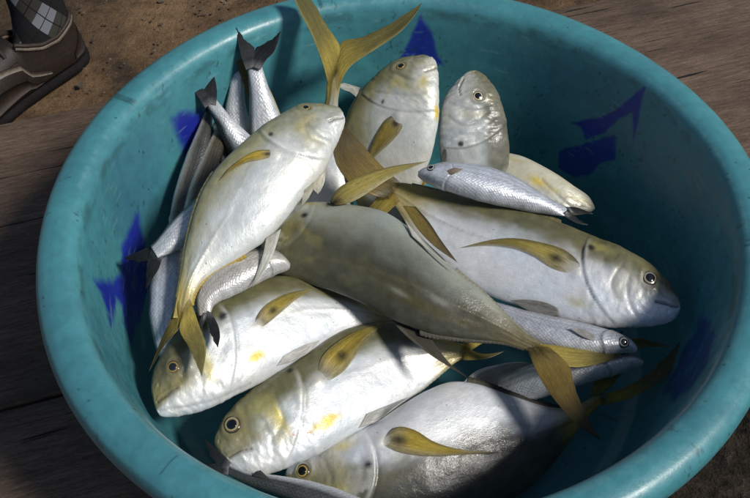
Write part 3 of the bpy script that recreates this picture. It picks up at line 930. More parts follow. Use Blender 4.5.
j.px_fin('dorsal_fin', [(361, 88), (352, 85), (344, 83), (336, 85)], [(356, 97), (350, 92), (344, 90), (336, 85)], .178, .185, flat_col((.5, .5, .42), (.6, .6, .55)), nr=5, n=14, seed=8)
j.fringe('anal_fringe', -1, .6, .95, .005, .002, (.4, .3, .08), 14)

# --- 4. grey jack to its right
j = jack('grey headed jack standing head up right of the centre far side',
    [(471, 72), (478, 71), (488, 79), (497, 92), (503, 108), (507, 125), (509, 145), (508, 165), (504, 190), (497, 215), (490, 232), (487, 242)],
    [(470, 73), (462, 76), (452, 86), (444, 98), (440, 115), (439, 140), (442, 168), (448, 195), (460, 218), (472, 234), (477, 242)],
    [.20, .185, .16, .13, .10, .08], eye=(478, 96), spot=(461, 143, 3.4), back=.30, olive=(.15, .15, .12), belly=(.40, .42, .41), thick=.31, relief=.7, headtint=.3, eye_r=.0066, iris=(.62, .52, .30), mouth=[(463, 80), (459, 88), (460, 94)],
    gill=[(490, 130), (478, 142), (464, 146), (450, 138)], pre=[(487, 112), (476, 122), (460, 124), (447, 116)], cheek=[(455, 110, 12, 8, (.48, .50, .48), .5)], lateral=False)
j.px_fin('pectoral_fin', [(443, 148), (442, 155), (441, 165), (441, 178)], [(447, 150), (447, 158), (445, 168), (441, 178)], .165, .15, flat_col((.1, .1, .09), (.16, .15, .12)), nr=5, n=14, seed=9)

# --- 8. pale jack belly up, behind the small mullet
j = jack('pale yellow chinned jack lying belly up at the right of the far side',
    [(595, 209), (590, 213), (580, 215), (562, 216), (542, 214), (518, 210), (490, 206), (462, 200), (445, 188), (438, 180)],
    [(594, 205), (588, 196), (573, 186), (556, 174), (540, 165), (522, 157), (503, 152), (475, 150), (450, 158), (438, 170)],
    [.115, .12, .12, .11, .10], roll=-.28, back=.9, belly=(.74, .71, .56), headtint=.2, thick=.42, 
    gill=[(545, 206), (546, 194), (536, 183), (524, 178)], pre=[(578, 212), (566, 202), (556, 192), (542, 180)], cheek=[(538, 182, 11, 6, (.66, .50, .08), .9), (552, 190, 9, 4, (.64, .55, .28), .8), (516, 160, 9, 3, (.55, .46, .12), .6), (580, 206, 12, 1.3, (.10, .08, .04), .85), (572, 199, 9, 3, (.34, .30, .16), .6), (526, 190, 3, 6, (.30, .26, .14), .5)], lateral=False)

# --- 5. white headed jack at lower left
j = jack('white bellied jack lying against the lower left wall under the tail of the top one',
    [(156, 409), (153, 400), (151, 385), (154, 370), (163, 352), (176, 335), (194, 315), (215, 298), (240, 284), (268, 277), (300, 278), (335, 288), (365, 301), (388, 312), (400, 317)],
    [(157, 411), (161, 416), (172, 417), (190, 414), (215, 406), (250, 388), (282, 371), (317, 350), (343, 336), (368, 326), (388, 325), (400, 326)],
    [.14, .148, .148, .138, .12, .10], eye=(173, 367), spot=(221, 318, 4.2), back=.34, soft=.30, roll=.34, thick=.34,
    pect=([(253, 322), (262, 309), (274, 300), (290, 293.5), (313, 290)], [(260, 329), (271, 321), (284, 310), (297, 299.5), (313, 290)]),
    yellow=[(255, 357, 11, 4.5)], olive=(.11, .105, .05), belly=(.72, .74, .75), mouth=[(157, 403), (165, 396), (178, 389)], eye_r=.0066, iris=(.36, .25, .08), headtint=.8,
    gill=[(232, 300), (243, 325), (243, 350), (232, 378)], pre=[(160, 411), (190, 405), (222, 396), (250, 385)], cheek=[(164, 365, 14, 12, (.05, .05, .035), .85), (210, 370, 6, 14, (.5, .42, .13), .5), (185, 400, 20, 7, (.74, .74, .72), .7)],  # dark eye patch mixes pigment with painted shadow of the top jack's tail
    pect_kw=dict(col=pect_col(.30, (.42, .32, .05))))
j.on_fin('pelvic_fin', [(283, 356), (295, 349), (306, 344), (318, 340)], [(276, 366), (290, 361), (306, 352), (318, 340)], flat_col((.55, .54, .50), (.62, .62, .58)), nr=7, n=18, seed=10, lift=.002, tip=.001)
j.px_fin('tail_fin', [(396, 315), (412, 305), (430, 297), (446, 290)], [(402, 322), (414, 314), (430, 304), (446, 290)], .092, .085, tail_col('dark'), nr=8, seed=11)
j.px_fin('tail_fin', [(396, 324), (412, 322), (428, 324), (442, 327)], [(402, 318), (414, 316), (430, 320), (442, 327)], .092, .085, tail_col('dark'), nr=8, seed=12)
j.fringe('anal_fin', -1, .60, .93, .004, .002, (.45, .42, .30), 18)

# --- 9. yellow cheeked jack below it
j = jack('yellow cheeked jack with a big pale ringed eye, second from the bottom',
    [(227, 458), (219, 452), (214, 442), (218, 428), (230, 409), (253, 388), (280, 371), (303, 356), (327, 339), (352, 327), (385, 321), (415, 326), (440, 337), (458, 342), (470, 346)],
    [(228, 460), (234, 468), (245, 474), (262, 476), (287, 468), (317, 455), (347, 437), (377, 421), (410, 398), (433, 380), (453, 364), (468, 356)],
    [.105, .108, .108, .10, .09, .08], eye=(232, 424.5), spot=(289, 372, 3.), back=.42, soft=.28, thick=.34, roll=.30,
    pect=([(315, 376), (323, 356), (340, 341.5), (360, 331), (388, 323)], [(327, 383), (344, 371), (355, 357), (367, 340), (388, 323)]),
    yellow=[(327, 424, 15, 5.5)], olive=(.125, .12, .062), belly=(.72, .74, .75), mouth=[(229, 459), (239, 453.5), (252, 449)], eye_r=.0088, iris=(.44, .36, .18),
    gill=[(296, 366), (309, 385), (314, 410), (308, 438), (296, 456)], pre=[(272, 392), (282, 412), (285, 425), (270, 443)], headtint=.75,
    cheek=[(280, 418, 4.5, 15, (.52, .42, .07), .9), (262, 405, 10, 8, (.36, .34, .12), .6), (240, 440, 14, 6, (.20, .19, .11), .7), (305, 400, 6, 12, (.60, .60, .50), .5), (262, 462, 20, 8, (.74, .74, .72), .85), (308, 434, 3, 2, (.32, .05, .03), .7), (293, 437, 2.5, 2, (.35, .06, .04), .6)],
    pect_kw=dict(col=pect_col(.33, (.44, .33, .05))))
j.on_fin('pelvic_fin', [(366, 414), (380, 408), (394, 402), (408, 396)], [(358, 428), (374, 421), (392, 411), (408, 396)], flat_col((.52, .52, .49), (.60, .60, .57)), nr=7, n=18, seed=13, lift=.002, tip=.001)
j.px_fin('tail_fin', [(462, 360), (474, 360), (489, 358), (505, 351)], [(462, 341), (470, 349), (485, 354), (505, 351)], .083, .080, tail_col('yellow'), nr=9, seed=14)
j.px_fin('tail_fin', [(464, 342), (478, 334), (495, 328), (515, 322)], [(466, 354), (478, 346), (495, 336), (515, 322)], .082, .078, tail_col('yellow'), nr=9, seed=15)
j.fringe('anal_fin', -1, .62, .93, .004, .002, (.42, .40, .30), 18)

# --- 10. the big jack at the bottom, belly towards the others
j = jack('big jack at the bottom lying belly up with a wet dark back',
    [(284, 478), (288, 490), (305, 506), (340, 522), (385, 531), (430, 529), (475, 518), (515, 498), (545, 472), (567, 445), (584, 422), (597, 407), (605, 401)],
    [(284, 476), (290, 464), (306, 453), (328, 441), (352, 431), (376, 422), (402, 405), (428, 390), (452, 382), (480, 385), (510, 395), (540, 405), (565, 408), (584, 402), (598, 394)],
    [.06, .06, .062, .06, .055, .05], eye=(302.5, 471), spot=(368, 463, 4.), back=-.15, soft=.34, thick=.32, roll=-.34,
    pect=([(382, 439), (396, 428), (414, 431), (434, 443), (462, 450.5), (502, 453)], [(379, 444), (398, 452), (420, 456), (440, 456.5), (466, 455), (502, 453)]),
    olive=(.062, .062, .05), belly=(.66, .69, .73), eye_r=.0074, iris=(.52, .36, .10), headtint=.75, gill=[(352, 437), (365, 444), (371, 456), (368, 472), (358, 486)],
    cheek=[(343, 447, 12, 5, (.50, .40, .10), .8), (325, 468, 20, 12, (.22, .21, .15), .75), (350, 480, 22, 12, (.17, .17, .14), .7)], pect_kw=dict(col=pect_col(.16, (.46, .34, .04)), lift=.003))
j.px_fin('anal_fin', [(462, 383), (476, 371), (495, 365), (514, 362), (532, 363)], [(492, 392), (502, 380), (512, 372), (522, 366), (532, 363)], .066, .085, flat_col((.36, .36, .33), (.42, .42, .38), (.72, .72, .70)), nr=8, seed=16)
j.fringe('anal_fringe', -1, .60, .90, .010, .005, (.055, .050, .035), 22)
j.px_fin('tail_fin', [(589, 398), (597, 374), (608, 352), (622, 330)], [(603, 394), (617, 380), (629, 358), (622, 330)], .052, .085, tail_col('olive'), nr=10, seed=17)
j.px_fin('tail_fin', [(602, 406), (633, 397), (660, 381), (677, 362), (687, 334)], [(600, 393), (613, 392), (640, 379), (663, 359), (687, 334)], .052, .115, tail_col('olive'), nr=10, seed=18)

# --- 7. the long jack at the right
j = jack('long silvery jack at the right with its snout near the right wall',
    [(679, 301), (675, 291), (665, 277), (646, 261), (621, 247), (597, 237), (570, 226), (540, 215), (510, 206), (480, 199), (450, 193), (425, 187), (405, 183), (390, 182)],
    [(680, 303), (679, 313), (671, 322), (655, 326), (633, 328), (605, 327), (575, 323), (543, 315), (513, 305), (485, 293), (460, 278), (436, 257), (413, 234), (399, 212), (389, 198)],
    [.15, .148, .142, .140, .143, .150], eye=(650, 278), spot=(592, 250, 3.6), back=.42, soft=.30, thick=.34, roll=.32,
    pect=([(584, 266), (566, 251), (545, 244), (515, 239), (490, 241), (462, 248)], [(571, 275), (552, 268), (535, 257), (515, 249), (490, 246), (462, 248)]),
    olive=(.12, .115, .062), belly=(.80, .83, .87), mouth=[(679, 307), (668, 304), (656, 302)], eye_r=.0082, iris=(.40, .36, .25), headtint=.35,
    gill=[(595, 246), (585, 262), (586, 285), (597, 304), (612, 316)], pre=[(622, 262), (613, 280), (616, 296), (632, 306)],
    cheek=[(640, 262, 22, 6, (.16, .15, .07), .8), (600, 247, 12, 5, (.30, .26, .08), .7), (578, 304, 12, 5, (.56, .50, .26), .7), (660, 290, 10, 6, (.30, .29, .22), .6)], pect_kw=dict(col=pect_col(.20, (.46, .37, .10))))
j.px_fin('tail_fin', [(401, 183), (384, 168), (365, 148), (347, 128), (334, 110)], [(389, 199), (368, 194), (346, 180), (333, 154), (334, 110)], .118, .205, tail_col('brown'), nr=11, seed=19)
j.px_fin('tail_fin', [(400, 201), (386, 214), (372, 228), (352, 245)], [(390, 184), (376, 198), (366, 213), (352, 245)], .115, .130, tail_col('yellow'), nr=11, seed=20)
j.on_fin('pelvic_fin', [(558, 308), (545, 302), (528, 299), (511, 299)], [(561, 316), (545, 314), (528, 308), (511, 299)], flat_col((.30, .29, .27), (.40, .39, .36)), nr=7, n=18, seed=21, lift=.002, tip=.001)
j.fringe('dorsal_fin', 1, .45, .93, .004, .002, (.20, .17, .08), 24)
j.px_fin('anal_fin', [(416, 207), (429, 222), (441, 240), (458, 263)], [(403, 206), (417, 228), (434, 246), (458, 263)], .186, .186, flat_col((.30, .22, .05), (.14, .11, .05), (.08, .065, .035)), nr=6, seed=22)

# --- 6. the olive jack across the middle
j = jack('dark olive jack lying across the middle with its brown tail at the lower right',
    [(263, 233), (260, 248), (264, 264), (280, 275), (303, 282), (334, 292), (367, 306), (396, 321), (428, 333), (467, 339), (500, 342), (522, 348), (538, 355)],
    [(263, 229), (272, 214), (290, 205), (316, 202), (353, 205), (384, 212), (411, 229), (438, 253), (463, 277), (482, 292), (507, 316), (526, 333), (543, 342)],
    [.162, .164, .166, .162, .150, .138], spot=(305, 217, 3.4), back=-.42, soft=.60, thick=.34, roll=-.30, stalk=(.13, .105, .045), relief=.35, olive=(.062, .062, .042), belly=(.33, .35, .29), headtint=.3,
    cheek=[(415, 302, 28, 6, (.055, .045, .010), .85), (462, 320, 26, 4.5, (.055, .045, .012), .8), (380, 275, 34, 8, (.065, .06, .028), .55), (310, 250, 30, 12, (.07, .068, .045), .5), (440, 300, 14, 3, (.30, .31, .27), .5), (400, 290, 10, 2.5, (.28, .29, .25), .5), (330, 204, 4.5, 4, (.012, .01, .008), .95), (312, 204, 10, 3, (.45, .34, .08), .7), (500, 325, 16, 3, (.32, .30, .22), .5)])
j.px_fin('pectoral_fin', [(328, 201), (340, 187), (362, 175), (392, 166.5), (428, 161)], [(336, 207), (354, 201), (372, 190), (394, 176), (428, 161)], .190, .206, pect_col(.03, (.52, .43, .12), (.06, .045, .02)), nr=11, seed=23)
j.px_fin('dorsal_fin', [(384, 309), (402, 332), (433, 357), (467, 377)], [(428, 333), (437, 347), (450, 363), (467, 377)], .140, .142, flat_col((.085, .08, .055), (.12, .11, .08), (.16, .15, .11)), nr=10, seed=24)
j.px_fin('anal_fin', [(404, 219), (418, 236), (432, 252), (458, 270)], [(412, 236), (428, 250), (444, 262), (458, 270)], .190, .184, flat_col((.62, .61, .54), (.66, .65, .58)), nr=7, seed=25)
j.fringe('dorsal_fringe', 1, .62, .95, .007, .003, (.10, .095, .07), 26)
j.fringe('anal_fringe', -1, .66, .95, .005, .002, (.30, .29, .22), 22)
j.px_fin('tail_fin', [(527, 348), (534, 366), (546, 388), (563, 410), (582, 428), (601, 440)], [(549, 347), (568, 364), (574, 382), (582, 404), (590, 422), (601, 440)], .139, .125, tail_col('brown'), nr=13, seed=26)
j.px_fin('tail_fin', [(531, 342), (560, 346), (600, 350), (634, 338), (670, 346)], [(545, 358), (572, 367), (602, 363), (640, 349), (670, 346)], .137, .108, tail_col('yellow'), nr=11, seed=27)

# --- 11. jack buried at the far left, only the yellow of its tail shows
j = jack('buried jack of which only yellow tail edges show behind the upright mullet tails',
    [(300, 260), (285, 240), (278, 215), (276, 190), (275, 168), (273, 150), (270, 135)],
    [(302, 260), (318, 245), (322, 220), (314, 195), (303, 172), (292, 152), (284, 136)],
    [.06, .07, .09, .12, .15], thick=.30, lateral=False)
j.px_fin('tail_fin', [(286, 140), (281, 116), (265, 80), (243, 52), (224, 36)], [(268, 142), (252, 110), (240, 75), (233, 54), (224, 36)], .150, .243, tail_col('yellow'), nr=10, seed=28)

# ------------------------------------------------------------------ mullets
def mullet(label, spine, hw, z, dside, tails, eye=None, back=.35, dark=1., thick=.70, ztip=None, roll=0., eye_r=.0048, flank=(.62, .64, .66), tailkind='black', group='small silver mullets in the basin', fins=(), rag=.25, backc=(.06, .062, .055)):
    """spine from snout to tail fork, hw half widths; dside = +1 when the back is on the left of the direction of travel"""
    t = np.linspace(0, 1, 24)
    S = resample(spine, t); W = np.interp(t, np.linspace(0, 1, len(hw)), hw)
    T = np.gradient(S, axis=0); T /= np.linalg.norm(T, axis=1)[:, None]
    N = np.stack([T[:, 1], -T[:, 0]], 1)*dside
    D = S+N*W[:, None]; V = S-N*W[:, None]
    s = Fish('mullet', 'mullet', label, 'fish', group, D, V, z, thick, roll, ns=170, nf=72)
    n1 = fbm(s.TT*12, s.VV*2+5, s.seed, 3); n2 = fbm(s.TT*40, s.VV*6+5, s.seed+9, 2)
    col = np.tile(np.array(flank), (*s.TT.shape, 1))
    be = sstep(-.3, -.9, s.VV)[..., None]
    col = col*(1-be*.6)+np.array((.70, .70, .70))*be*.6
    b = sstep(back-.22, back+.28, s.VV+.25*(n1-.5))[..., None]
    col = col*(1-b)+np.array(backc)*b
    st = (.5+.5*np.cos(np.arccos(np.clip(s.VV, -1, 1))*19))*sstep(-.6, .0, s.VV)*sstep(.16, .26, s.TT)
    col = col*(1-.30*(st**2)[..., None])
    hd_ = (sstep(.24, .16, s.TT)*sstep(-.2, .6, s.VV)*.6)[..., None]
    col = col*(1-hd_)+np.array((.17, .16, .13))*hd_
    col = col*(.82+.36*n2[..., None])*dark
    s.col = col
    dg = .225-.05*(s.VV+.1)**2-s.TT
    s.disp += .0014*np.where(dg > 0, np.exp(-dg/.05)*sstep(0, .01, dg), 0)
    s.col = s.col*(1-.5*(np.exp(-((dg+.004)/.007)**2)*sstep(.8, .4, s.VV))[..., None])
    # overlapping scale rows raised in relief
    r_ = s.SX/.0042; q_ = np.arccos(np.clip(s.VV, -1, 1))*s.hd.max()/.0036
    ph = (r_+.5*(np.floor(q_) % 2)) % 1
    s.disp += .00014*(1-ph)*np.sin(np.pi*(q_ % 1))*sstep(.2, .27, s.TT)
    s.body(MAT['mullet'])
    if eye: s.eye(*eye, eye_r, (.62, .58, .48))
    zt = z[-1] if ztip is None else ztip
    for k, (A, B) in enumerate(tails):
        s.px_fin('tail_fin', A, B, z[-1], zt, tail_col(tailkind), nr=9, seed=30+k, rag=rag)
    for (nm, A, B, c) in fins:
        s.on_fin(nm, A, B, c, nr=6, n=16, seed=40, lift=.001, tip=.002)
    return s
mullet('mullet with a forked black tail leaning on the left wall, leftmost of the upright tails', [(296, 225), (280, 200), (262, 175), (245, 152), (228, 128), (216, 110), (209, 99)], [2, 15, 19, 18, 12, 7, 5.5],
    [.10, .12, .15, .18, .205], 1, [([(205, 108), (198, 97), (191, 88), (183, 81)], [(215, 102), (204, 89), (195, 84), (183, 81)]), ([(216, 106), (217, 92), (215, 79), (211, 66)], [(203, 102), (203, 89), (206, 78), (211, 66)])], ztip=.222, back=.72)
mullet('mullet standing tail up with a wide ragged black tail, rightmost of the upright tails', [(285, 240), (282, 210), (276, 180), (270, 150), (264, 115), (258, 85), (253, 60)], [2, 15, 19, 20, 16, 10, 6.5],
    [.08, .10, .13, .165, .20, .232], 1, [([(246, 70), (241, 56), (238, 42), (236, 27)], [(258, 66), (256, 49), (247, 41), (236, 27)]), ([(260, 70), (266, 60), (275, 50), (281, 31)], [(248, 66), (254, 49), (268, 41), (281, 31)])], ztip=.252, rag=.3, back=.78)
mullet('slim mullet wedged between the two upright black mullet tails', [(272, 235), (262, 205), (252, 175), (243, 145), (236, 115), (237, 85), (240, 64)], [2, 12, 15, 15, 13, 8, 5],
    [.08, .10, .12, .15, .18, .215], 1, [([(237, 66), (236, 56), (236, 46), (235, 37)], [(242, 62), (241, 54), (238, 46), (235, 37)]), ([(244, 66), (247, 56), (249, 48), (250, 40)], [(239, 62), (242, 54), (246, 48), (250, 40)])], ztip=.232, back=.8)
mullet('bright silver mullet pointing its dark forked tail left at the left wall', [(290, 150), (262, 175), (235, 196), (208, 214), (182, 232), (165, 245), (154, 252)], [2, 13, 18, 19, 16, 11, 7],
    [.165, .172, .182, .195, .196, .19], -1, [([(158, 243), (146, 248), (135, 253), (124, 258)], [(160, 256), (149, 261), (138, 262), (124, 258)]), ([(163, 256), (159, 268), (153, 278), (146, 289)], [(153, 246), (147, 260), (146, 274), (146, 289)])], ztip=.175, back=.5, flank=(.74, .75, .77))
mullet('scaly silver mullet lying upright along the left wall above the lowest head', [(178, 222), (173, 240), (169, 265), (167, 290), (165, 315), (166, 340), (170, 362), (176, 385)], [6, 13, 16, 17.5, 16, 12.5, 9, 5],
    [.165, .168, .168, .162, .15, .13], -1, [([(172, 380), (170, 392), (168, 404)], [(176, 384), (174, 394), (168, 404)])], ztip=.08, back=.7, flank=(.56, .60, .66))
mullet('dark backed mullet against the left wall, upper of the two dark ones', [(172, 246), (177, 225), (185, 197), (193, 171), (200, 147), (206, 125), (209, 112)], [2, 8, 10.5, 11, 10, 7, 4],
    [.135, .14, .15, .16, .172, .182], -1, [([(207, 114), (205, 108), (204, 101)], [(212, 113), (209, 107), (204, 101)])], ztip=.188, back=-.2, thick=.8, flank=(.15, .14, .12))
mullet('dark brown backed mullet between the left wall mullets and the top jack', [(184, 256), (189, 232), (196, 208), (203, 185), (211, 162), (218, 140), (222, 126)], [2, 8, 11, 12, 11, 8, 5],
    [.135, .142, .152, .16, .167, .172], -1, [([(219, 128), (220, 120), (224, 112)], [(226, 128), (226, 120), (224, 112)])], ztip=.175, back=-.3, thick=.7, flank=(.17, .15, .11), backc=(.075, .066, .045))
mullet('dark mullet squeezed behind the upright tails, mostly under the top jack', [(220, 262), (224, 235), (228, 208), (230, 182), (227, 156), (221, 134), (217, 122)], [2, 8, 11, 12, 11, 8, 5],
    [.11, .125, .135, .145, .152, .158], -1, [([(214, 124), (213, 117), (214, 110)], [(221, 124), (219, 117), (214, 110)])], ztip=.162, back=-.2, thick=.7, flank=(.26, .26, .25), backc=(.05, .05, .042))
mullet('small mullet lying on top of the long right jack near its tail', [(418, 174), (430, 175), (450, 177), (480, 183), (510, 192), (535, 202), (556, 209), (566, 212)], [1.5, 9, 12.5, 14.5, 13.5, 10, 6, 4.5],
    [.185, .185, .180, .173, .168], 1, [([(564, 207), (575, 207), (584, 210), (594, 214)], [(570, 212), (577, 214), (584, 214), (594, 214)]), ([(562, 215), (572, 221), (580, 224), (589, 225)], [(567, 211), (574, 215), (580, 220), (589, 225)])], eye=(431, 167.5), back=.80, eye_r=.0046, ztip=.163,
    backc=(.20, .19, .15), flank=(.60, .63, .68), fins=[('pectoral_fin', [(446, 171), (454, 169.5), (463, 171)], [(447, 175), (455, 174.5), (463, 171)], flat_col((.3, .22, .14), (.35, .3, .24)))])
mullet('mullet whose head pokes out below the long right jack, eye towards the right wall', [(637, 350), (628, 346), (610, 343), (583, 339), (552, 333), (522, 323), (495, 310), (475, 300)], [2, 9, 13, 15, 14, 11, 7, 4],
    [.128, .126, .12, .115, .108], -1, [([(474, 296), (464, 292), (452, 286)], [(478, 301), (466, 297), (452, 286)])], eye=(624, 342), back=.70, eye_r=.0058, backc=(.16, .15, .13), flank=(.56, .58, .62), ztip=.1,
    fins=[('pectoral_fin', [(595, 336), (584, 331), (569, 330)], [(594, 341), (583, 338), (569, 330)], flat_col((.36, .35, .33), (.46, .45, .43)))])
mullet('mostly hidden mullet with a pale snout beneath the other right hand mullet', [(643, 363), (630, 363), (605, 365), (570, 371), (535, 381), (505, 391), (470, 402)], [2, 9, 13, 16, 17, 14, 9],
    [.100, .098, .086, .056, .03], -1, [([(470, 402), (460, 408), (450, 412)], [(472, 408), (462, 411), (450, 412)])], back=.7, ztip=.025, flank=(.70, .71, .70))
mullet('short brownish mullet bent under the top jack with a black tail over the white head', [(290, 266), (272, 263), (250, 268), (231, 277), (214, 288), (205, 301), (204, 316)], [2, 11, 15, 16, 15, 11, 6],
    [.185, .188, .19, .190, .188, .184], -1, [([(211, 312), (218, 325), (220, 336), (218, 348)], [(204, 312), (208, 326), (212, 338), (218, 348)]), ([(202, 314), (197, 326), (195, 338), (196, 350)], [(208, 314), (203, 326), (200, 338), (196, 350)])], ztip=.182, back=.5, flank=(.50, .47, .42), backc=(.10, .085, .06))
mullet('dark mullet along the near rim at the bottom left, tail towards the left', [(420, 532), (390, 524), (355, 511), (315, 496), (280, 486), (250, 479), (232, 471), (223, 464)], [2, 9, 13, 14, 12, 9, 6, 5],
    [.09, .10, .11, .115, .118, .12], 1, [([(231, 463), (222, 454), (213, 446), (204, 439)], [(226, 474), (216, 464), (209, 453), (204, 439)]), ([(228, 475), (217, 473), (209, 469), (202, 463)], [(230, 462), (218, 463), (209, 464), (202, 463)])], ztip=.122, back=-.35, thick=.7, backc=(.045, .05, .05), flank=(.30, .32, .34),
    fins=[('dorsal_fin', [(252, 476), (256, 473), (261, 472)], [(272, 481), (266, 477), (261, 472)], flat_col((.07, .07, .07), (.05, .05, .05)))])

# ------------------------------------------------------------------ the foot at the upper left
def foot():
    heel = at(84, 47, -.04); fwd = at(-5, 108, -.04)
    d = fwd-heel; d[2] = 0; d /= np.linalg.norm(d)
    sd_ = np.cross([0, 0, 1.], d)
    # shoe profile stations: x forward, half width (sole), height of top of upper
    org = heel-d*.0
    org[2] = -.047
    root = empty('person', org, 'foot of a person in a brown leather shoe and argyle sock on the sand', 'person')
    root['org'] = org.tolist()
    P = lambda x, y, z: org+d*x+sd_*y+np.array([0, 0, z])
    leather = plain('brown_leather', (.014, .008, .005), .6, 260, .3, .4, .0008)
    suede = plain('tan_leather', (.022, .013, .008), .65, 260, .3, .4, .0008)
    rubber = plain('black_rubber', (.010, .009, .009), .9, 300, .3, .3, .001, .1)
    cream = plain('pale_trim', (.11, .09, .07), .6, 300, .25, .2)
    cloth = plain('grey_trousers', (.05, .05, .055), .9, 900, .3, .5)
    lace = plain('dark_lace', (.03, .022, .017), .8, 900, .4, .5)
    Ls = .285
    t = np.linspace(0, 1, 60)
    hw = np.interp(t, [0, .02, .06, .14, .3, .5, .68, .8, .9, .96, .99, 1], [.004, .018, .029, .034, .032, .036, .046, .047, .041, .028, .015, .004])
    off = np.interp(t, [0, .3, .6, .85, 1], [0, .002, -.004, -.006, -.01])
    # sole
    rows = []
    for z, g in ((0, -.004), (.003, .001), (.009, .002), (.015, .001), (.0175, -.003)):
        ring = [P(a*Ls, o+(w+g), z+.008*max(0, (a-.8)/.2)**2) for a, w, o in zip(t, hw, off)]+[P(a*Ls, o-(w+g), z+.008*max(0, (a-.8)/.2)**2) for a, w, o in zip(t[::-1], hw[::-1], off[::-1])]
        rows.append(ring)
    V = np.array(rows).reshape(-1, 3); m = len(rows[0])
    F = [list(f) for f in grid_faces(len(rows), m, True)]+[list(range(m))[::-1], list(range(4*m, 5*m))]
    shoe_parts = []
    # upper: loft with collar opening
    top = np.interp(t, [0, .04, .12, .2, .3, .42, .55, .7, .85, .95, 1], [.088, .093, .086, .078, .082, .098, .088, .068, .052, .04, .028])
    topw = np.interp(t, [0, .03, .08, .16, .28, .38, .46, .6, .8, 1], [.004, .016, .024, .027, .027, .024, .012, .006, .006, .002])
    U = []
    K = 14
    for i in range(60):
        a, w, o = t[i], hw[i]-.002, off[i]
        ring = []
        open_ = a < .44
        for s_ in (1, -1):
            seq = []
            for k in range(K):
                q = k/(K-1)
                bul = math.sin(min(q*1.15, 1)*math.pi)*.004
                if open_:
                    y = w*(1-q)+topw[i]*q+bul*(1-q)
                else:
                    ang = q*math.pi/2
                    y = (w)*math.cos(ang)**.8 if k < K-1 else 0.
                z = .020+(top[i]-.020)*(q if open_ else math.sin(q*math.pi/2)**.9)
                x = a*Ls+(.012*q*(1-min(a/.12, 1)) if open_ else 0)
                seq.append(P(x, o+s_*y, z))
            ring.append(seq)
        U.append(ring[0]+ring[1][::-1])
    U = np.array(U)
    n0 = U.shape[1]
    Fu = []
    for i in range(59):
        for k in range(n0-1):
            if k == K-1 and t[i] < .42: continue
            Fu.append([i*n0+k, i*n0+k+1, (i+1)*n0+k+1, (i+1)*n0+k])
    Fu.append(list(range(n0)))
    shoe = mesh_obj('shoe', U.reshape(-1, 3), Fu, leather, root)
    md = shoe.modifiers.new('solid', 'SOLIDIFY'); md.thickness = .003; md.offset = -1
    mesh_obj('sole', V, F, rubber, shoe)
    def tube(name, pts, r, mat, par, nn=8):
        pts = np.array(pts); n = len(pts)
        Tn = np.gradient(pts, axis=0); Tn /= np.linalg.norm(Tn, axis=1)[:, None]
        a = np.cross(Tn, [0.1, .2, 1.]); a /= np.linalg.norm(a, axis=1)[:, None]; b = np.cross(Tn, a)
        th = np.linspace(0, 2*np.pi, nn, endpoint=False)
        Vt = (pts[:, None]+r*(a[:, None]*np.cos(th)[None, :, None]+b[:, None]*np.sin(th)[None, :, None])).reshape(-1, 3)
        Ft = [list(f) for f in grid_faces(n, nn, True)]+[list(range(nn)), list(range((n-1)*nn, n*nn))[::-1]]
        return mesh_obj(name, Vt, Ft, mat, par)
    # padded collar ring
    ii = [i for i in range(60) if t[i] < .43]
    ringp = [U[i, K-1] for i in ii[::-1]]+[U[i, K] for i in ii]
    tube('collar', resample(ringp, np.linspace(0, 1, 70)), .0032, suede, shoe, 10)
    tube('collar_trim', resample(np.array(ringp)+np.array([0, 0, -.006]), np.linspace(0, 1, 70))+0, .0034, cream, shoe, 8)
    # overlays on both sides: stripes, heel counter seams
    def strip(name, xs, q0, q1, mat, lift=.0012):
        for s_ in (0, 1):
            Vs = []; 
            for x in xs:
                i = x*59; i0 = int(i); fr = i-i0; i1 = min(i0+1, 59)
                for qq in (q0(x), q1(x)):
                    kk = qq*(K-1); k0 = int(kk); kf = kk-k0; k1 = min(k0+1, K-1)
                    idx = lambda k: k if s_ == 0 else n0-1-k
                    p = (U[i0, idx(k0)]*(1-kf)+U[i0, idx(k1)]*kf)*(1-fr)+(U[i1, idx(k0)]*(1-kf)+U[i1, idx(k1)]*kf)*fr
                    c = P(x*Ls, np.interp(x, t, off), .035)
                    nrm = (sd_ if s_ == 0 else -sd_)
                    Vs.append(p+nrm*lift)
            n = len(xs)
            Vs = np.array(Vs)
            nrm = (sd_ if s_ == 0 else -sd_)
            V2 = np.r_[Vs, Vs-nrm*(lift+.001)]
            f = grid_faces(n, 2)
            if s_ == 0: f = f[:, ::-1]
            N = n*2
            loop = np.r_[[0, 1], np.arange(1, n)*2+1, [(n-1)*2], np.arange(n-2, 0, -1)*2]
            l2 = np.roll(loop, -1)
            Fs = np.concatenate([f, f[:, ::-1]+N, np.stack([loop, loop+N, l2+N, l2], 1)])
            mesh_obj(name, V2, Fs, mat, shoe)
    xs = np.linspace(.30, .58, 16)
    strip('stripe', xs, lambda x: .16+(x-.30)*1.3, lambda x: .24+(x-.30)*1.45, cream)
    strip('side_panel', np.linspace(.36, .80, 16), lambda x: .05, lambda x: .10+(x-.36)*.9, suede)
    strip('stripe', np.linspace(.16, .56, 16), lambda x: .46+(x-.16)*.15, lambda x: .475+(x-.16)*.15, suede, .001)
    strip('heel_panel', np.linspace(.02, .14, 10), lambda x: .12, lambda x: .74-(x*3.2), leather, .0016)
    # tongue strap across the instep and laces
    for x in (.50, .56, .62):
        i = int(x*59)
        pts = [U[i, k]+np.array([0, 0, .002]) for k in range(K-5, K)]+[U[i, k]+np.array([0, 0, .002]) for k in range(K, K+5)]
        tube('lace', resample(pts, np.linspace(0, 1, 24)), .0028, lace, shoe, 8)
    # sock over ankle and calf
    t2 = NT('argyle_knit')
    uv = t2.n('UVMap', uv_map='uv').outputs[0]
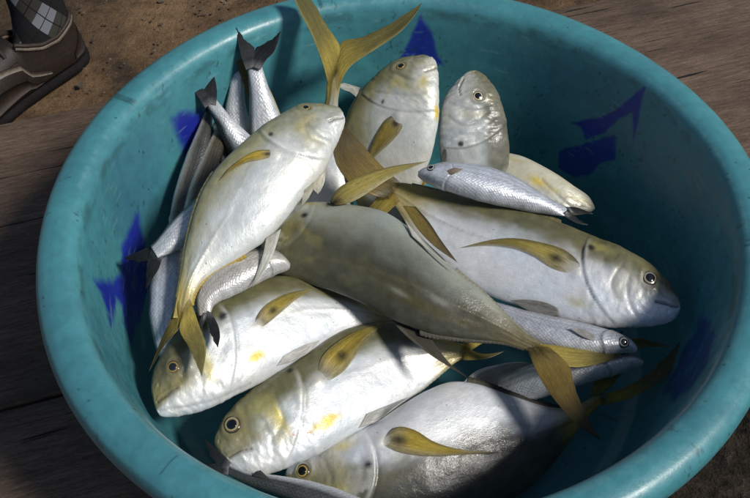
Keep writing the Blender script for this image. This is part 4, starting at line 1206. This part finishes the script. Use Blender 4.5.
    sep = t2.n('SeparateXYZ'); t2.l(uv, sep.inputs[0])
    def lin(a, b, c0):
        m1 = t2.n('Math', operation='MULTIPLY'); t2.l(sep.outputs[0], m1.inputs[0]); m1.inputs[1].default_value = a
        m2 = t2.n('Math', operation='MULTIPLY_ADD'); t2.l(sep.outputs[1], m2.inputs[0]); m2.inputs[1].default_value = b; t2.l(m1.outputs[0], m2.inputs[2])
        m3 = t2.n('Math', operation='ADD'); t2.l(m2.outputs[0], m3.inputs[0]); m3.inputs[1].default_value = c0
        return m3.outputs[0]
    cellx, celly = 1/.043, 1/.056
    A_ = lin(cellx, celly, 20.1); B_ = lin(cellx, -celly, 20.35)
    def flo(x):
        m1 = t2.n('Math', operation='FLOOR'); t2.l(x, m1.inputs[0]); return m1.outputs[0]
    def modu(x, v):
        m1 = t2.n('Math', operation='MODULO'); t2.l(x, m1.inputs[0]); m1.inputs[1].default_value = v; return m1.outputs[0]
    fa, fb = modu(flo(A_), 2), modu(flo(B_), 2)
    c = t2.mix(fa, (.018, .018, .020), (.055, .052, .045))
    m1 = t2.n('Math', operation='MULTIPLY'); t2.l(fa, m1.inputs[0]); t2.l(fb, m1.inputs[1])
    c = t2.mix(m1.outputs[0], c, (.21, .22, .25))
    def line(x, w):
        f1 = modu(x, 1.)
        s1 = t2.n('Math', operation='SUBTRACT'); t2.l(f1, s1.inputs[0]); s1.inputs[1].default_value = .5
        a1 = t2.n('Math', operation='ABSOLUTE'); t2.l(s1.outputs[0], a1.inputs[0])
        l1 = t2.n('Math', operation='LESS_THAN'); t2.l(a1.outputs[0], l1.inputs[0]); l1.inputs[1].default_value = w
        return l1.outputs[0]
    c = t2.mix(line(A_, .022), c, (.012, .012, .012)); c = t2.mix(line(B_, .022), c, (.012, .012, .012))
    wv = t2.n('TexWave', wave_type='BANDS', bands_direction='X'); wv.inputs['Scale'].default_value = 260; t2.l(uv, wv.inputs['Vector'])
    c = t2.mix(1, c, t2.ramp(wv.outputs['Fac'], [(.1, .7), (.8, 1.1)]), 'MULTIPLY')
    sock_m = t2.set(Base_Color=c, Roughness=.95, Normal=t2.bump(wv.outputs['Fac'], .5, .0006), Specular_IOR_Level=.1)
    zs = np.linspace(.035, .34, 50)
    na = 64; th = np.linspace(0, 2*np.pi, na, endpoint=False)
    rowsV = []; uvs = []
    for z in zs:
        fx = np.interp(z, [.035, .06, .09, .13, .2, .34], [.075, .068, .060, .056, .052, .045])
        rx = np.interp(z, [.035, .06, .09, .13, .2, .34], [.060, .054, .046, .040, .043, .056])
        ry = np.interp(z, [.035, .06, .09, .13, .2, .34], [.026, .027, .030, .032, .038, .050])
        for a in th:
            w = 1+.015*math.sin(3*a+z*60)*sstep(.05, .12, np.array(z))
            rowsV.append(P(fx+rx*w*math.cos(a), ry*w*math.sin(a), z)); uvs.append((a/(2*np.pi)*.258, z))
    Fs = [list(f) for f in grid_faces(50, na, True)]+[list(range(na))[::-1]]
    so = mesh_obj('sock', rowsV, Fs, sock_m, root, uv=uvs)
    # fix uv seam
    uvl = so.data.uv_layers[0].data
    for p in so.data.polygons:
        us = [uvl[l].uv[0] for l in p.loop_indices]
        if max(us)-min(us) > .1:
            for l in p.loop_indices:
                if uvl[l].uv[0] < .1: uvl[l].uv[0] += .258
    zs = np.linspace(.29, .62, 24)
    rowsV = []
    for z in zs:
        for a in th:
            w = 1+.03*math.sin(3*a+z*22)+.015*math.sin(5*a-z*40)
            r1 = np.interp(z, [.29, .62], [.078, .088]); rowsV.append(P(.045-.03*(z-.29)+r1*w*math.cos(a), r1*.85*w*math.sin(a), z))
    tr = mesh_obj('trouser_leg', rowsV, [list(f) for f in grid_faces(24, na, True)]+[list(range(23*na, 24*na))], cloth, root)
    md = tr.modifiers.new('solid', 'SOLIDIFY'); md.thickness = .003
foot()
clean_tmp()
